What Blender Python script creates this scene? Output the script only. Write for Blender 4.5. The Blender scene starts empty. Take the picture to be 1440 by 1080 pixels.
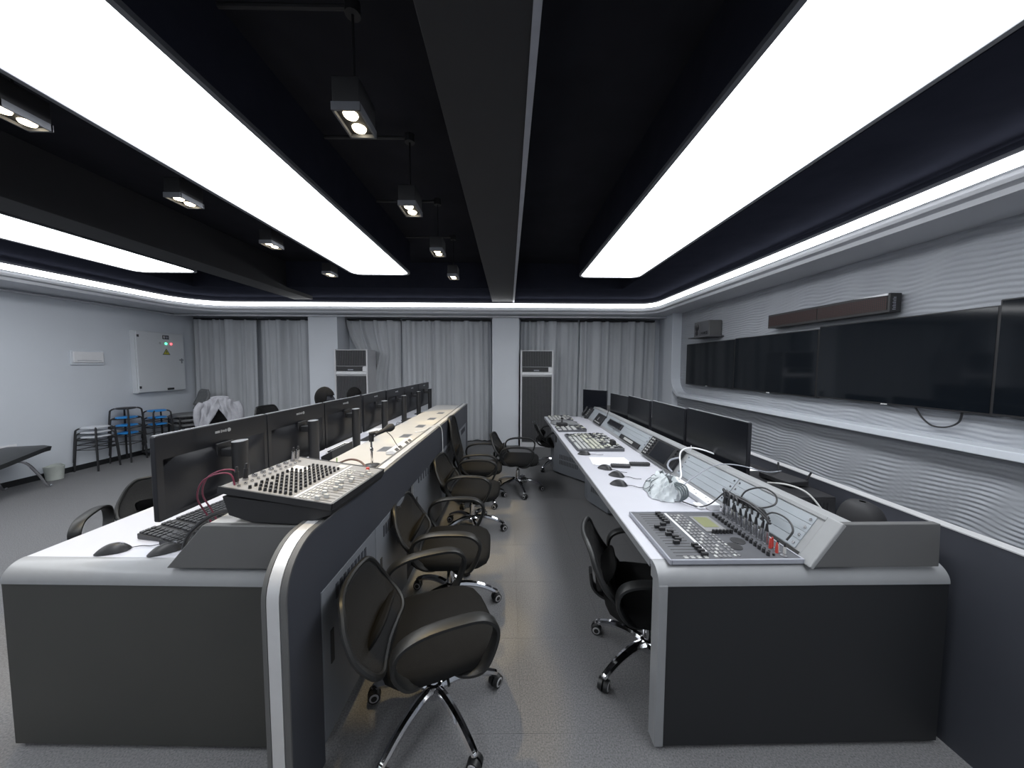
import bpy, bmesh, math, random
from math import sin, cos, pi, radians as R, sqrt
from mathutils import Matrix, Vector
random.seed(7)
S = bpy.context.scene
C = S.collection

# ------------------------------------------------------------------ camera, world, exposure
def make_camera(loc, yaw, pitch, roll, focal_px):
    y, p, r = R(yaw), R(pitch), R(roll)
    f = Vector((sin(y)*cos(p), cos(y)*cos(p), sin(p)))
    rt = Vector((cos(y), -sin(y), 0)); up = rt.cross(f)
    r2 = rt*cos(r) + up*sin(r); u2 = -rt*sin(r) + up*cos(r)
    cd = bpy.data.cameras.new('camera'); cd.sensor_width = 36; cd.lens = focal_px/1440*36
    cd.clip_start = .02; cd.clip_end = 100
    o = bpy.data.objects.new('camera', cd); C.objects.link(o)
    m = Matrix((r2, u2, -f)).transposed().to_4x4(); m.translation = loc
    o.matrix_world = m
    S.camera = o
make_camera((0, 0, 1.58), .6, -3.4, .25, 470)
W = bpy.data.worlds.new('world'); S.world = W; W.use_nodes = True
W.node_tree.nodes['Background'].inputs[0].default_value = (.02, .022, .03, 1)
W.node_tree.nodes['Background'].inputs[1].default_value = .15
S.view_settings.view_transform = 'Standard'; S.view_settings.look = 'None'
S.view_settings.exposure = 0.12; S.view_settings.gamma = 1.0; S.view_settings.use_curve_mapping = False
PANEL_E = 7.5      # light panels
COVE_E = 5.5       # strip in the cove
SPOT_W = 78        # warm pendant spots

# ------------------------------------------------------------------ materials
MATS = {}
def mat(name, col, rough=.5, metal=0, var=.06, scale=12, bump=0, bscale=150, emit=None, estr=0, spec=.5, alpha=1, coat=0, stretch=None):
    if name in MATS: return MATS[name]
    m = bpy.data.materials.new(name); m.use_nodes = True; MATS[name] = m
    nt = m.node_tree; N = nt.nodes; L = nt.links; b = N['Principled BSDF']
    b.inputs['Roughness'].default_value = rough; b.inputs['Metallic'].default_value = metal
    b.inputs['Specular IOR Level'].default_value = spec; b.inputs['Alpha'].default_value = alpha
    b.inputs['Coat Weight'].default_value = coat
    tc = N.new('ShaderNodeTexCoord'); n = N.new('ShaderNodeTexNoise'); n.inputs['Scale'].default_value = scale
    n.inputs['Detail'].default_value = 4
    src = tc.outputs['Object']
    if stretch:
        mp = N.new('ShaderNodeMapping'); mp.inputs['Scale'].default_value = stretch
        L.new(src, mp.inputs[0]); src = mp.outputs[0]
    L.new(src, n.inputs['Vector'])
    cr = N.new('ShaderNodeValToRGB'); e = cr.color_ramp.elements
    e[0].position = .3; e[1].position = .7
    e[0].color = tuple(c*(1-var) for c in col) + (1,); e[1].color = tuple(min(1, c*(1+var)) for c in col) + (1,)
    L.new(n.outputs['Fac'], cr.inputs[0]); L.new(cr.outputs[0], b.inputs['Base Color'])
    if bump:
        n2 = N.new('ShaderNodeTexNoise'); n2.inputs['Scale'].default_value = bscale; n2.inputs['Detail'].default_value = 3
        L.new(src, n2.inputs['Vector'])
        bp = N.new('ShaderNodeBump'); bp.inputs['Strength'].default_value = bump; bp.inputs['Distance'].default_value = .004
        L.new(n2.outputs['Fac'], bp.inputs['Height']); L.new(bp.outputs[0], b.inputs['Normal'])
    if emit:
        b.inputs['Emission Color'].default_value = emit + (1,); b.inputs['Emission Strength'].default_value = estr
    return m
M = dict(
 carpet=mat('carpet', (.175, .175, .180), .95, var=.30, scale=150, bump=.6, bscale=500, spec=.15),
 joint=mat('carpet_joint', (.14, .14, .145), .95),
 lwall=mat('pale_paint', (.60, .63, .68), .75, var=.02, scale=2, bump=.05, bscale=90),
 pillar=mat('white_paint', (.62, .645, .69), .7, var=.02, scale=2),
 wave=mat('wave_board', (.34, .355, .385), .62, var=.04, scale=3, bump=.05, bscale=200),
 soffit=mat('soffit_paint', (.54, .55, .58), .7, var=.02, scale=3),
 black_ceil=mat('black_ceiling_paint', (.014, .0145, .019), .8, var=.15, scale=4, spec=.1),
 slab=mat('navy_ceiling_board', (.026, .028, .040), .75, var=.1, scale=5, spec=0),
 beam=mat('beam_paint', (.021, .021, .024), .8, var=.06, scale=5),
 lip=mat('grey_edge_strip', (.30, .31, .35), .5),
 panel=mat('light_panel', (.9, .9, .9), .5, emit=(.93, .965, 1), estr=PANEL_E),
 cove=mat('cove_strip', (.9, .9, .9), .5, emit=(.95, .975, 1), estr=COVE_E),
 frame=mat('panel_frame', (.11, .115, .13), .5),
 curtain=mat('grey_curtain', (.46, .475, .50), .9, var=.07, scale=8, bump=.25, bscale=260, stretch=(1, 1, .15)),
 white=mat('white_plastic', (.72, .72, .74), .4, var=.03),
 cabinet_white=mat('cabinet_enamel', (.60, .62, .65), .45, var=.015, scale=3),
 desk=mat('white_laminate', (.50, .50, .545), .35, var=.015, scale=6),
 rim=mat('desk_rim_grey', (.235, .24, .25), .38, var=.03, coat=.15),
 body=mat('console_charcoal', (.011, .012, .014), .55, var=.05, scale=4),
 bodywarm=mat('console_end_charcoal', (.040, .040, .037), .5, var=.05, scale=4),
 hood=mat('console_hood_grey', (.10, .10, .10), .5, var=.04, scale=5),
 hoodtop=mat('console_top_grey', (.44, .43, .42), .5, var=.03, scale=6),
 board=mat('navy_board', (.040, .043, .054), .5, var=.04, scale=4),
 trim=mat('aluminium_trim', (.62, .62, .63), .35, metal=.35, var=.03),
 door=mat('cabinet_door_grey', (.155, .165, .185), .45, var=.04, scale=5),
 rack=mat('rack_plate', (.30, .325, .35), .45, var=.03, scale=7),
 rackrim=mat('rack_rim', (.28, .285, .29), .4, var=.03),
 blk=mat('black_plastic', (.018, .018, .020), .42, var=.1),
 blkm=mat('matte_black', (.011, .011, .013), .7, var=.1),
 scr=mat('dark_screen', (.006, .007, .010), .22, var=.05, spec=.4),
 tv=mat('tv_screen', (.006, .008, .011), .07, var=.05, spec=.45),
 monback=mat('monitor_back', (.012, .0125, .016), .35, var=.1, scale=3),
 silver=mat('silver_edge', (.55, .56, .58), .35, metal=.6),
 chrome=mat('chrome', (.75, .75, .77), .09, metal=1, var=.02),
 steel=mat('steel', (.5, .5, .52), .25, metal=1, var=.05),
 fabric=mat('black_fabric', (.0062, .0062, .0064), .9, var=.15, scale=30, bump=.3, bscale=500, spec=.2),
 rubber=mat('black_nylon', (.0085, .009, .0095), .45, var=.1),
 greyring=mat('caster_ring', (.38, .38, .39), .5),
 mixer=mat('mixer_face', (.20, .20, .205), .45, var=.05, scale=20),
 mixdark=mat('mixer_dark_face', (.075, .077, .086), .45, var=.06, scale=20),
 key=mat('keycap', (.035, .036, .04), .5),
 keyl=mat('light_button', (.46, .46, .45), .5),
 keyy=mat('cream_button', (.50, .50, .42), .5),
 lcd=mat('olive_display', (.19, .20, .10), .3),
 grn=mat('green_lamp', (.1, .8, .4), .4, emit=(.1, 1, .45), estr=2.5),
 red=mat('red_lamp', (.9, .1, .12), .4, emit=(1, .10, .12), estr=2.5),
 yellow=mat('warning_yellow', (.45, .42, .04), .5),
 redp=mat('red_plastic', (.45, .05, .04), .45),
 pink=mat('magenta_cable', (.16, .02, .05), .45),
 brown=mat('brown_cable', (.09, .05, .04), .5),
 green=mat('green_tape', (.16, .25, .10), .5),
 paper=mat('paper', (.85, .85, .86), .7, var=.02),
 bag=mat('bag_film', (.60, .64, .655), .35, var=.1, scale=14, bump=.3, bscale=30),
 ink=mat('dark_ink', (.10, .12, .13), .6),
 bulb=mat('warm_bulb', (1, .9, .7), .4, emit=(1, .86, .60), estr=9),
 blue=mat('blue_plastic', (.03, .27, .68), .4, var=.08),
 stooltop=mat('grey_stool_top', (.60, .62, .66), .45),
 uph=mat('grey_upholstery', (.16, .165, .17), .85, var=.1, scale=30, bump=.2, bscale=300),
 jacket=mat('jacket_cloth', (.36, .36, .39), .85, var=.08, scale=20, bump=.4, bscale=60),
 shirt=mat('dark_shirt', (.03, .032, .04), .85, var=.1),
 skin=mat('skin', (.50, .32, .24), .55, var=.06),
 hair=mat('black_hair', (.006, .0055, .0055), .8, var=.2, scale=60, bump=.4, bscale=200, spec=.2),
 acgrey=mat('grille_grey', (.10, .10, .11), .5),
 grate=mat('vent_dark', (.03, .03, .03), .7),
 leather=mat('dark_leather', (.022, .024, .025), .35, var=.1, scale=20),
 ac_white=mat('appliance_white', (.60, .60, .62), .4, var=.02),
 bin=mat('bin_plastic', (.55, .58, .54), .5),
)
# LED message board: dots of dark red, procedural
def led_mat():
    m = mat('led_matrix', (.06, .02, .018), .6, var=.5, scale=14)
    nt = m.node_tree; N = nt.nodes; L = nt.links; b = N['Principled BSDF']
    tc = N.new('ShaderNodeTexCoord'); v = N.new('ShaderNodeTexVoronoi'); v.inputs['Scale'].default_value = 70; v.inputs['Randomness'].default_value = 0
    L.new(tc.outputs['Object'], v.inputs['Vector'])
    cr = N.new('ShaderNodeValToRGB'); cr.color_ramp.elements[0].color = (.060, .013, .011, 1); cr.color_ramp.elements[1].color = (.009, .006, .006, 1)
    cr.color_ramp.elements[0].position = .25; cr.color_ramp.elements[1].position = .45
    L.new(v.outputs['Distance'], cr.inputs[0]); L.new(cr.outputs[0], b.inputs['Base Color'])
    return m
M['led'] = led_mat()
def net_mat():
    m = mat('chair_net', (.0025, .0025, .003), .8, var=.1)
    nt = m.node_tree; N = nt.nodes; L = nt.links; b = N['Principled BSDF']; out = N['Material Output']
    t = N.new('ShaderNodeBsdfTransparent'); mx = N.new('ShaderNodeMixShader'); mx.inputs[0].default_value = .16
    L.new(b.outputs[0], mx.inputs[1]); L.new(t.outputs[0], mx.inputs[2]); L.new(mx.outputs[0], out.inputs[0])
    return m
M['net'] = net_mat()

# ------------------------------------------------------------------ mesh builder
class MB:
    def __init__(s, off=(0, 0, 0)):
        s.v = []; s.f = []; s.mi = []; s.k = 0; s.off = off; s.T = None
    def add(s, vs, fs):
        n = len(s.v); o = s.off
        if s.T is not None: vs = [tuple(s.T @ Vector(p)) for p in vs]
        s.v += [(p[0]-o[0], p[1]-o[1], p[2]-o[2]) for p in vs]
        s.f += [tuple(i+n for i in f) for f in fs]; s.mi += [s.k]*len(fs)
        return s
    def box(s, x0, x1, y0, y1, z0, z1):
        vs = [(x, y, z) for z in (z0, z1) for y in (y0, y1) for x in (x0, x1)]
        return s.add(vs, [(0, 2, 3, 1), (4, 5, 7, 6), (0, 1, 5, 4), (2, 6, 7, 3), (0, 4, 6, 2), (1, 3, 7, 5)])
    def cbox(s, cx, cy, cz, sx, sy, sz): return s.box(cx-sx/2, cx+sx/2, cy-sy/2, cy+sy/2, cz-sz/2, cz+sz/2)
    def prism(s, poly, axis, a, b):
        # poly in the two other axes (order x,y,z without axis)
        n = len(poly)
        def P(p, t):
            return {'x': (t, p[0], p[1]), 'y': (p[0], t, p[1]), 'z': (p[0], p[1], t)}[axis]
        vs = [P(p, a) for p in poly] + [P(p, b) for p in poly]
        fs = [tuple(range(n))[::-1], tuple(range(n, 2*n))] + [(i, (i+1) % n, n+(i+1) % n, n+i) for i in range(n)]
        return s.add(vs, fs)
    def cyl(s, p0, p1, r0, r1=None, n=12, cap=True):
        r1 = r0 if r1 is None else r1
        a, b = Vector(p0), Vector(p1); d = (b-a).normalized()
        u = d.orthogonal().normalized(); w = d.cross(u)
        vs = [tuple(a+(u*cos(2*pi*i/n)+w*sin(2*pi*i/n))*r0) for i in range(n)] + [tuple(b+(u*cos(2*pi*i/n)+w*sin(2*pi*i/n))*r1) for i in range(n)]
        fs = [(i, (i+1) % n, n+(i+1) % n, n+i) for i in range(n)]
        if cap: fs += [tuple(range(n))[::-1], tuple(range(n, 2*n))]
        return s.add(vs, fs)
    def lathe(s, prof, c=(0, 0, 0), n=20, sx=1, sy=1):
        vs = []; fs = []; m = len(prof)
        for i in range(n):
            a = 2*pi*i/n
            vs += [(c[0]+r*cos(a)*sx, c[1]+r*sin(a)*sy, c[2]+z) for r, z in prof]
        for i in range(n):
            j = (i+1) % n
            for k in range(m-1): fs.append((i*m+k, j*m+k, j*m+k+1, i*m+k+1))
        fs.append(tuple(i*m for i in range(n))[::-1]); fs.append(tuple(i*m+m-1 for i in range(n)))
        return s.add(vs, fs)
    def tube(s, pts, r, n=8, smooth=6, rs=None):
        P = spline(pts, smooth); m = len(P); vs = []; fs = []
        t = (P[1]-P[0]).normalized(); u = t.orthogonal().normalized()
        for i in range(m):
            t = (P[min(i+1, m-1)]-P[max(i-1, 0)]).normalized()
            u = (u-t*u.dot(t)).normalized(); w = t.cross(u)
            rr = r if rs is None else rs[0]+(rs[1]-rs[0])*i/(m-1)
            vs += [tuple(P[i]+(u*cos(2*pi*k/n)+w*sin(2*pi*k/n))*rr) for k in range(n)]
        for i in range(m-1):
            fs += [(i*n+k, i*n+(k+1) % n, (i+1)*n+(k+1) % n, (i+1)*n+k) for k in range(n)]
        fs += [tuple(range(n))[::-1], tuple(range((m-1)*n, m*n))]
        return s.add(vs, fs)
    def ribbon(s, pts, side, w, t, smooth=5, w1=None):
        # flat bar swept along pts; width w along 'side', thickness t
        P = spline(pts, smooth); m = len(P); vs = []; fs = []; sd = Vector(side).normalized()
        for i in range(m):
            d = (P[min(i+1, m-1)]-P[max(i-1, 0)]).normalized(); nn = d.cross(sd).normalized()
            ww = w if w1 is None else w+(w1-w)*i/(m-1)
            vs += [tuple(P[i]+sd*a*ww/2+nn*b*t/2) for a, b in ((-1, -.6), (-.7, -1), (.7, -1), (1, -.6), (1, .6), (.7, 1), (-.7, 1), (-1, .6))]
        for i in range(m-1):
            fs += [(i*8+k, i*8+(k+1) % 8, (i+1)*8+(k+1) % 8, (i+1)*8+k) for k in range(8)]
        fs += [tuple(range(8))[::-1], tuple(range((m-1)*8, m*8))]
        return s.add(vs, fs)
    def grid(s, fn, nu, nv, thick=None):
        vs = [fn(i/nu, j/nv) for j in range(nv+1) for i in range(nu+1)]
        fs = [(j*(nu+1)+i, j*(nu+1)+i+1, (j+1)*(nu+1)+i+1, (j+1)*(nu+1)+i) for j in range(nv) for i in range(nu)]
        return s.add(vs, fs)
    def pillow(s, c, a, b, h0, h1, p=4, nu=28, nr=5, dome=.01):
        # rounded-square cushion: superellipse outline, soft edges
        cx, cy = c; vs = []; fs = []
        rings = [(.0, h0), (.80, h0), (.95, h0+.010), (1, h0+.3*(h1-h0)), (1, h0+.65*(h1-h0)), (.96, h1-.008), (.86, h1), (.6, h1+dome*.6), (.3, h1+dome)]
        for q, z in rings:
            for i in range(nu):
                t = 2*pi*i/nu; ct, st = cos(t), sin(t)
                r = (abs(ct)**p+abs(st)**p)**(-1/p)
                vs.append((cx+a*r*ct*max(q, .01), cy+b*r*st*max(q, .01), z))
        for k in range(len(rings)-1):
            for i in range(nu):
                j = (i+1) % nu; fs.append((k*nu+i, k*nu+j, (k+1)*nu+j, (k+1)*nu+i))
        fs.append(tuple(range(nu))[::-1]); m = len(rings)-1; fs.append(tuple(m*nu+i for i in range(nu)))
        return s.add(vs, fs)
def spline(pts, k):
    P = [Vector(p) for p in pts]
    if k <= 1 or len(P) < 3: return P
    out = []
    for i in range(len(P)-1):
        p0, p1, p2, p3 = P[max(i-1, 0)], P[i], P[i+1], P[min(i+2, len(P)-1)]
        for j in range(k):
            t = j/k
            out.append(.5*((2*p1)+(p2-p0)*t+(2*p0-5*p1+4*p2-p3)*t*t+(-p0+3*p1-3*p2+p3)*t**3))
    out.append(P[-1]); return out
def obj(name, mb, m, parent=None, smooth=False, bevel=0, seg=2, kind=None, label=None, sub=0, solid=0):
    me = bpy.data.meshes.new(name)
    me.from_pydata(mb.v, [], mb.f); me.validate(); me.update()
    ms = m if isinstance(m, (list, tuple)) else [m]
    for q in ms: me.materials.append(M[q] if isinstance(q, str) else q)
    if len(ms) > 1 and len(me.polygons) == len(mb.mi): me.polygons.foreach_set('material_index', mb.mi)
    bm = bmesh.new(); bm.from_mesh(me); bmesh.ops.recalc_face_normals(bm, faces=bm.faces); bm.to_mesh(me); bm.free()
    if smooth:
        me.polygons.foreach_set('use_smooth', [True]*len(me.polygons))
        me.set_sharp_from_angle(angle=R(42))
    o = bpy.data.objects.new(name, me); C.objects.link(o)
    if solid:
        d = o.modifiers.new('thick', 'SOLIDIFY'); d.thickness = solid; d.offset = 0
    if sub:
        d = o.modifiers.new('sub', 'SUBSURF'); d.levels = d.render_levels = sub
    if bevel:
        d = o.modifiers.new('edge', 'BEVEL'); d.width = bevel; d.segments = seg; d.limit_method = 'ANGLE'; d.angle_limit = R(40)
    if parent: o.parent = parent
    if kind: o['kind'] = kind
    if label: o['label'] = label
    return o
def tag(o, label, cat, group=None):
    o['label'] = label; o['category'] = cat
    if group: o['group'] = group
    return o
def thing(name, label, cat, loc=(0, 0, 0), rz=0, group=None):
    o = bpy.data.objects.new(name, None); C.objects.link(o); o.empty_display_size = .05
    o.location = loc; o.rotation_euler = (0, 0, rz)
    return tag(o, label, cat, group)
def struct(name, mb, m, parent=None, **k):
    o = obj(name, mb, m, parent, **k)
    if not parent: o['kind'] = 'structure'
    return o
def kids(o): return [c for c in bpy.data.objects if c.parent == o]
def dup(root, loc, rz, label, group=None, cat=None):
    r = root.copy(); C.objects.link(r); r.location = loc; r.rotation_euler = (0, 0, rz); r['label'] = label
    if group: r['group'] = group
    for ch in root.children:
        c = ch.copy(); C.objects.link(c); c.parent = r
        for g in ch.children:
            d = g.copy(); C.objects.link(d); d.parent = c
    return r
def rounded(x0, x1, y0, y1, r, n=6):
    pts = []
    for cx, cy, a0 in ((x1-r, y0+r, -90), (x1-r, y1-r, 0), (x0+r, y1-r, 90), (x0+r, y0+r, 180)):
        pts += [(cx+r*cos(R(a0+90*i/n)), cy+r*sin(R(a0+90*i/n))) for i in range(n+1)]
    return pts

# ------------------------------------------------------------------ the setting
XL, XR, YB, YF = -6.3, 3.1, 6.9, -2.6
YP = -1.2   # where the ceiling panels stop behind the camera
ZC = 3.15; ZS = 2.50
fl = struct('floor', MB().box(XL-.1, XR+.1, YF-.1, YB+.1, -.08, -.006), 'joint')
t0 = None
for i in range(20):
    for j in range(17):
        x, y = -6.44+i*.5, -1.23+j*.5+.32
        if x > 3.3 or y > 6.9: continue
        if t0 is None:
            t0 = obj('carpet_tile', MB().cbox(0, 0, -.004, .4992, .4992, .008), 'carpet', fl); t = t0
        else:
            t = t0.copy(); C.objects.link(t)
        t.location = (x+.25, y, 0)
obj('carpet_field', MB().box(XL, XR, YF, -1.17, -.006, 0), 'carpet', fl)
struct('ceiling', MB().box(XL-.1, XR+.1, YF-.1, YB+.1, ZC, ZC+.1), 'black_ceil')
struct('wall_left', MB().box(XL-.1, XL, YF-.1, YB+.1, 0, ZC), 'lwall')
struct('wall_back', MB().box(XL, XR, YB, YB+.1, 0, ZC), 'lwall')
struct('wall_front', MB().box(XL, XR, YF-.1, YF, 0, ZC), 'lwall')
struct('wall_right', MB().box(XR, XR+.1, YF-.1, YB+.1, 0, ZC), 'lwall')
struct('baseboard_left', MB().box(XL, XL+.014, YF, YB, 0, .075), 'body')
struct('baseboard_back', MB().box(XL, XR, YB-.014, YB, 0, .075), 'body')
for x0, x1 in ((-3.80, -3.25), (-.315, .20)):
    struct('pillar', MB().box(x0, x1, 6.42, YB, 0, ZS+.03), 'pillar', bevel=.006)
# wave-relief boards on the right wall, above and below the ledge
def wave_wall(name, y0, y1, z0, z1, base, amp):
    ny, nz = int((y1-y0)/.045), int((z1-z0)/.0062)
    rr = [random.uniform(0, 6.28) for _ in range(8)]
    def fn(u, v):
        y, z = y0+(y1-y0)*u, z0+(z1-z0)*v
        w = .055*sin(1.9*y+rr[0]+1.3*z)+.028*sin(4.3*y+rr[1]-2.1*z)+.012*sin(9.1*y+rr[2]+5*z)+.008*sin(17*y+rr[3]+9*z)
        ph = (z+w)*2*pi/.034+.9*sin(3.1*y+rr[4]+7*z)
        a = amp*(.74+.26*sin(2.3*y+rr[5]+6*z)*sin(1.1*y+rr[6]-3*z))
        s_ = sin(ph); return (base-a*(1-abs(s_)**.7*(1 if s_ > 0 else -1))*.5, y, z)
    return struct(name, MB().grid(fn, ny, nz), 'wave', smooth=False)
for nm, a, b in (('wave_panel_upper', 1.07, ZS+.02), ('wave_panel_lower', .0, 1.05)):
    o = wave_wall('trim_1' if 'upper' in nm else 'trim_2', -.2, 6.05, a, b, XR-.002, .012); o.data.polygons.foreach_set('use_smooth', [True]*len(o.data.polygons))
# frame round the screen recess: ledge along the bottom, rounded corner, upright at the far end
def frame_path():
    zb, yE, r = 1.055, 6.02, .32
    pts = [(-1.5, zb)]+[(yE-r+r*sin(R(a)), zb+r-r*cos(R(a))) for a in range(0, 91, 10)]+[(yE, ZS)]
    return pts
mb = MB(); P = frame_path()
vs = []; fs = []
for i, (y, z) in enumerate(P):
    a = Vector(P[max(i-1, 0)]); b = Vector(P[min(i+1, len(P)-1)]); d = (b-a).normalized(); nrm = Vector((d[1], -d[0]))  # outwards
    for (x, q) in ((2.93, -.027), (2.93, .027), (XR, .027), (XR, -.027)):
        vs.append((x, y+nrm[0]*q, z+nrm[1]*q))
n = len(P)
for i in range(n-1):
    fs += [(i*4+k, i*4+(k+1) % 4, i*4+4+(k+1) % 4, i*4+4+k) for k in range(4)]
fs += [(0, 1, 2, 3), (4*n-4, 4*n-3, 4*n-2, 4*n-1)]
mb.add(vs, fs); struct('trim_3', mb, 'lwall', bevel=.006)
struct('trim_4', MB().box(2.98, XR, 6.05, 6.42, 0, ZS), 'pillar')
# black ceiling: perimeter board, beams
mb = MB()
ZP = 2.76
mb.box(XL, XR, 5.3, YB, ZP, ZC); mb.box(1.79, XR, YF, 5.3, ZP, ZC); mb.box(XL, -4.87, YF, 5.3, ZP, ZC)
struct('ceiling_border', mb, 'slab'); bpy.data.objects['ceiling_border']['kind'] = 'structure'
b1 = struct('beam', MB().box(-.30, .085, YF, 6.3, 2.70, ZC), 'beam', bevel=.004)
obj('beam_edge_strip', MB().box(.072, .10, YF, 6.3, 2.688, 2.72), 'lip', b1)
struct('beam', MB().box(-3.78, -3.45, YF, 6.0, 2.70, ZC), 'beam', bevel=.004)
# light-box housings carrying the glowing ceiling panels
def light_panel(x0, x1, y1, label):
    t = thing('ceiling_light_panel', label, 'ceiling light', ((x0+x1)/2, (YP+y1)/2, 2.76), 0, 'long glowing ceiling panels')
    w, l = (x1-x0)/2, (y1-YP)/2
    out = rounded(-w-.028, w+.028, -l, l+.028, .13); inn = rounded(-w, w, -l+.02, l, .11)
    mb = MB(); mb.prism(rounded(-w-.03, w+.03, -l, l+.03, .12), 'z', .012, ZC-2.76)
    obj('housing', mb, 'slab', t)
    mb = MB(); k = len(out)
    vs = [(x, y, z) for z in (-.012, .012) for L_ in (out, inn) for x, y in L_]
    fs = []
    for i in range(k):
        j = (i+1) % k
        fs += [(i, j, k+j, k+i), (2*k+i, 3*k+i, 3*k+j, 2*k+j), (i, 2*k+i, 2*k+j, j), (k+i, k+j, 3*k+j, 3*k+i)]
    mb.add(vs, fs); obj('rim', mb, 'frame', t)
    obj('diffuser', MB().prism(inn, 'z', -.006, .011), 'panel', t)
    return t
light_panel(.955, 1.735, 4.56, 'long white glowing ceiling panel above the right console row')
light_panel(-2.03, -1.31, 4.50, 'long white glowing ceiling panel above the left row of monitors')
light_panel(-4.80, -4.03, 4.46, 'long white glowing ceiling panel beside the plain left wall')
# soffit ring with its cove strip: closed path with rounded corners, swept profile
def ring(profile, x0, x1, y0, y1, rl, rr, name, m, smooth=True):
    path = []
    for cx, cy, a0, r in ((x1-rr, y1-rr, 0, rr), (x0+rl, y1-rl, 90, rl), (x0+.2, y0+.2, 180, .2), (x1-.2, y0+.2, 270, .2)):
        for i in range(13):
            a = R(a0+90*i/12); path.append((cx+r*cos(a), cy+r*sin(a), cos(a), sin(a)))
    vs = []; fs = []; m_ = len(profile); n_ = len(path)
    for px, py, nx, ny in path:
        vs += [(px+nx*d, py+ny*d, z) for d, z in profile]
    for i in range(n_):
        j = (i+1) % n_
        fs += [(i*m_+k, j*m_+k, j*m_+(k+1) % m_, i*m_+(k+1) % m_) for k in range(m_)]
    return obj(name, MB().add(vs, fs), m, smooth=smooth)
IN = (-5.62, 2.62, YF+.3, 6.12, .62, .30)
o = ring([(.02, 2.64), (0, 2.64), (0, 2.605), (.022, 2.60), (.022, 2.575), (0, 2.57), (0, 2.545), (.05, 2.535), (.05, ZS), (1.0, ZS), (1.0, 2.56), (.09, 2.56), (.09, 2.64)], *IN, 'soffit', 'soffit'); o['kind'] = 'structure'; o.name = 'ceiling_soffit'
for p_ in o.data.polygons: p_.use_smooth = False
cv = thing('cove_light', 'thin bright strip of light running round the ceiling edge above the curtains', 'light strip', (0, 0, 2.6), 0)
o = ring([(.008, 2.672-2.6), (-.012, 2.672-2.6), (-.012, 2.606-2.6), (.008, 2.606-2.6)], *IN, 'diffuser', 'cove'); o.parent = cv
o = ring([(.008, 2.70-2.6), (-.006, 2.70-2.6), (-.006, 2.673-2.6), (.008, 2.673-2.6)], *IN, 'holder', 'frame'); o.parent = cv
o = ring([(.05, 2.66), (.05, 2.77), (.8, 2.77), (.8, 2.66)], *IN, 'ceiling_fascia', 'slab'); o['kind'] = 'structure'

# ------------------------------------------------------------------ curtains
def curtain(x0, x1, seed, label, depth=.062, pull=0):
    rnd = random.Random(seed); ph = []; x = 0
    n = int((x1-x0)/.012); fr = [(rnd.uniform(9, 13), rnd.uniform(0, 6), .45), (rnd.uniform(17, 24), rnd.uniform(0, 6), .3), (rnd.uniform(27, 33), rnd.uniform(0, 6), .10), (rnd.uniform(3, 5), rnd.uniform(0, 6), .4)]
    H_ = 2.44
    def fn(u, v):
        z = .02+(H_-.02)*v; xx = x0+(x1-x0)*u; k = 1-.35*v
        q = sum(a*sin(f*(xx*2.2)+p+.25*(1-v)*sin(f+p)) for f, p, a in fr)
        s_ = math.tanh(q*1.6)
        dx = 0
        if pull: dx = pull*max(0, 1-abs(v-.72)/.28)**1.5*(1-u)*.9
        return (xx-(x0+x1)/2+dx+.012*sin(3*v+fr[0][1]), -depth*s_*(.75+.25*k), z)
    t = thing('curtain', label, 'curtain', ((x0+x1)/2, 6.77, 0), 0, 'grey floor-length curtains')
    obj('cloth', MB().grid(fn, n, 22), 'curtain', t, smooth=True)
    mb = MB().box(x0-(x0+x1)/2, x1-(x0+x1)/2, -.02, .02, 2.43, 2.47); obj('header_track', mb, 'body', t)
    return t
curtain(-6.25, -5.02, 1, 'grey curtain in the corner beside the wall cabinet')
curtain(-4.98, -3.84, 2, 'grey curtain reaching from the middle split to the first pillar')
curtain(-3.22, -2.17, 3, 'grey curtain bunched sideways at the top behind the first air conditioner', pull=.28)
curtain(-2.13, -.36, 4, 'grey curtain left of the middle pillar, hanging straight behind the far monitors')
curtain(.24, 1.39, 5, 'grey curtain hanging behind the second air conditioner')
curtain(1.43, 2.94, 6, 'grey curtain hanging behind the right console, next to the screen wall')

# ------------------------------------------------------------------ pendant spots, conduits
def pendant(x, y, zb, sc, label, drop, pipe):
    t = thing('pendant_spotlight', label, 'spotlight', (x, y, zb), 0, 'black twin-lamp pendant spotlights')
    mb = MB(); w, l, h = .055, .085, .13
    mb.box(-w, w, -l, l, .012, h); obj('housing', mb, 'blkm', t, bevel=.004)
    mb = MB(); mb.box(-w-.003, w+.003, -l-.003, -l+.006, -.002, .03); mb.box(-w-.003, w+.003, l-.006, l+.003, -.002, .03)
    mb.box(-w-.003, -w+.005, -l, l, -.002, .03); mb.box(w-.005, w+.003, -l, l, -.002, .03); obj('bezel', mb, 'frame', t)
    for dy in (-.04, .04):
        obj('lamp', MB().lathe([(.004, .004), (.026, .004), (.030, .012)], (0, dy, 0), 16), 'bulb', t)
    obj('rod', MB().cyl((0, 0, h), (0, 0, drop), .006, n=8), 'blkm', t)
    obj('junction_box', MB().cyl((0, 0, drop-.02), (0, 0, drop+.03), .032, n=14), 'blkm', t)
    if pipe: obj('conduit', MB().cyl((pipe, 0, drop+.01), (0, 0, drop+.01), .011, n=8), 'blkm', t)
    ld = bpy.data.lights.new('spot', 'SPOT'); ld.energy = SPOT_W*sc; ld.color = (1, .76, .38); ld.spot_size = R(42); ld.spot_blend = .25; ld.shadow_soft_size = .03
    lo = bpy.data.objects.new('spot', ld); C.objects.link(lo); lo.parent = t; lo.location = (0, 0, -.012)
nth = ['nearest', 'second', 'third', 'fourth', 'fifth']
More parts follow.
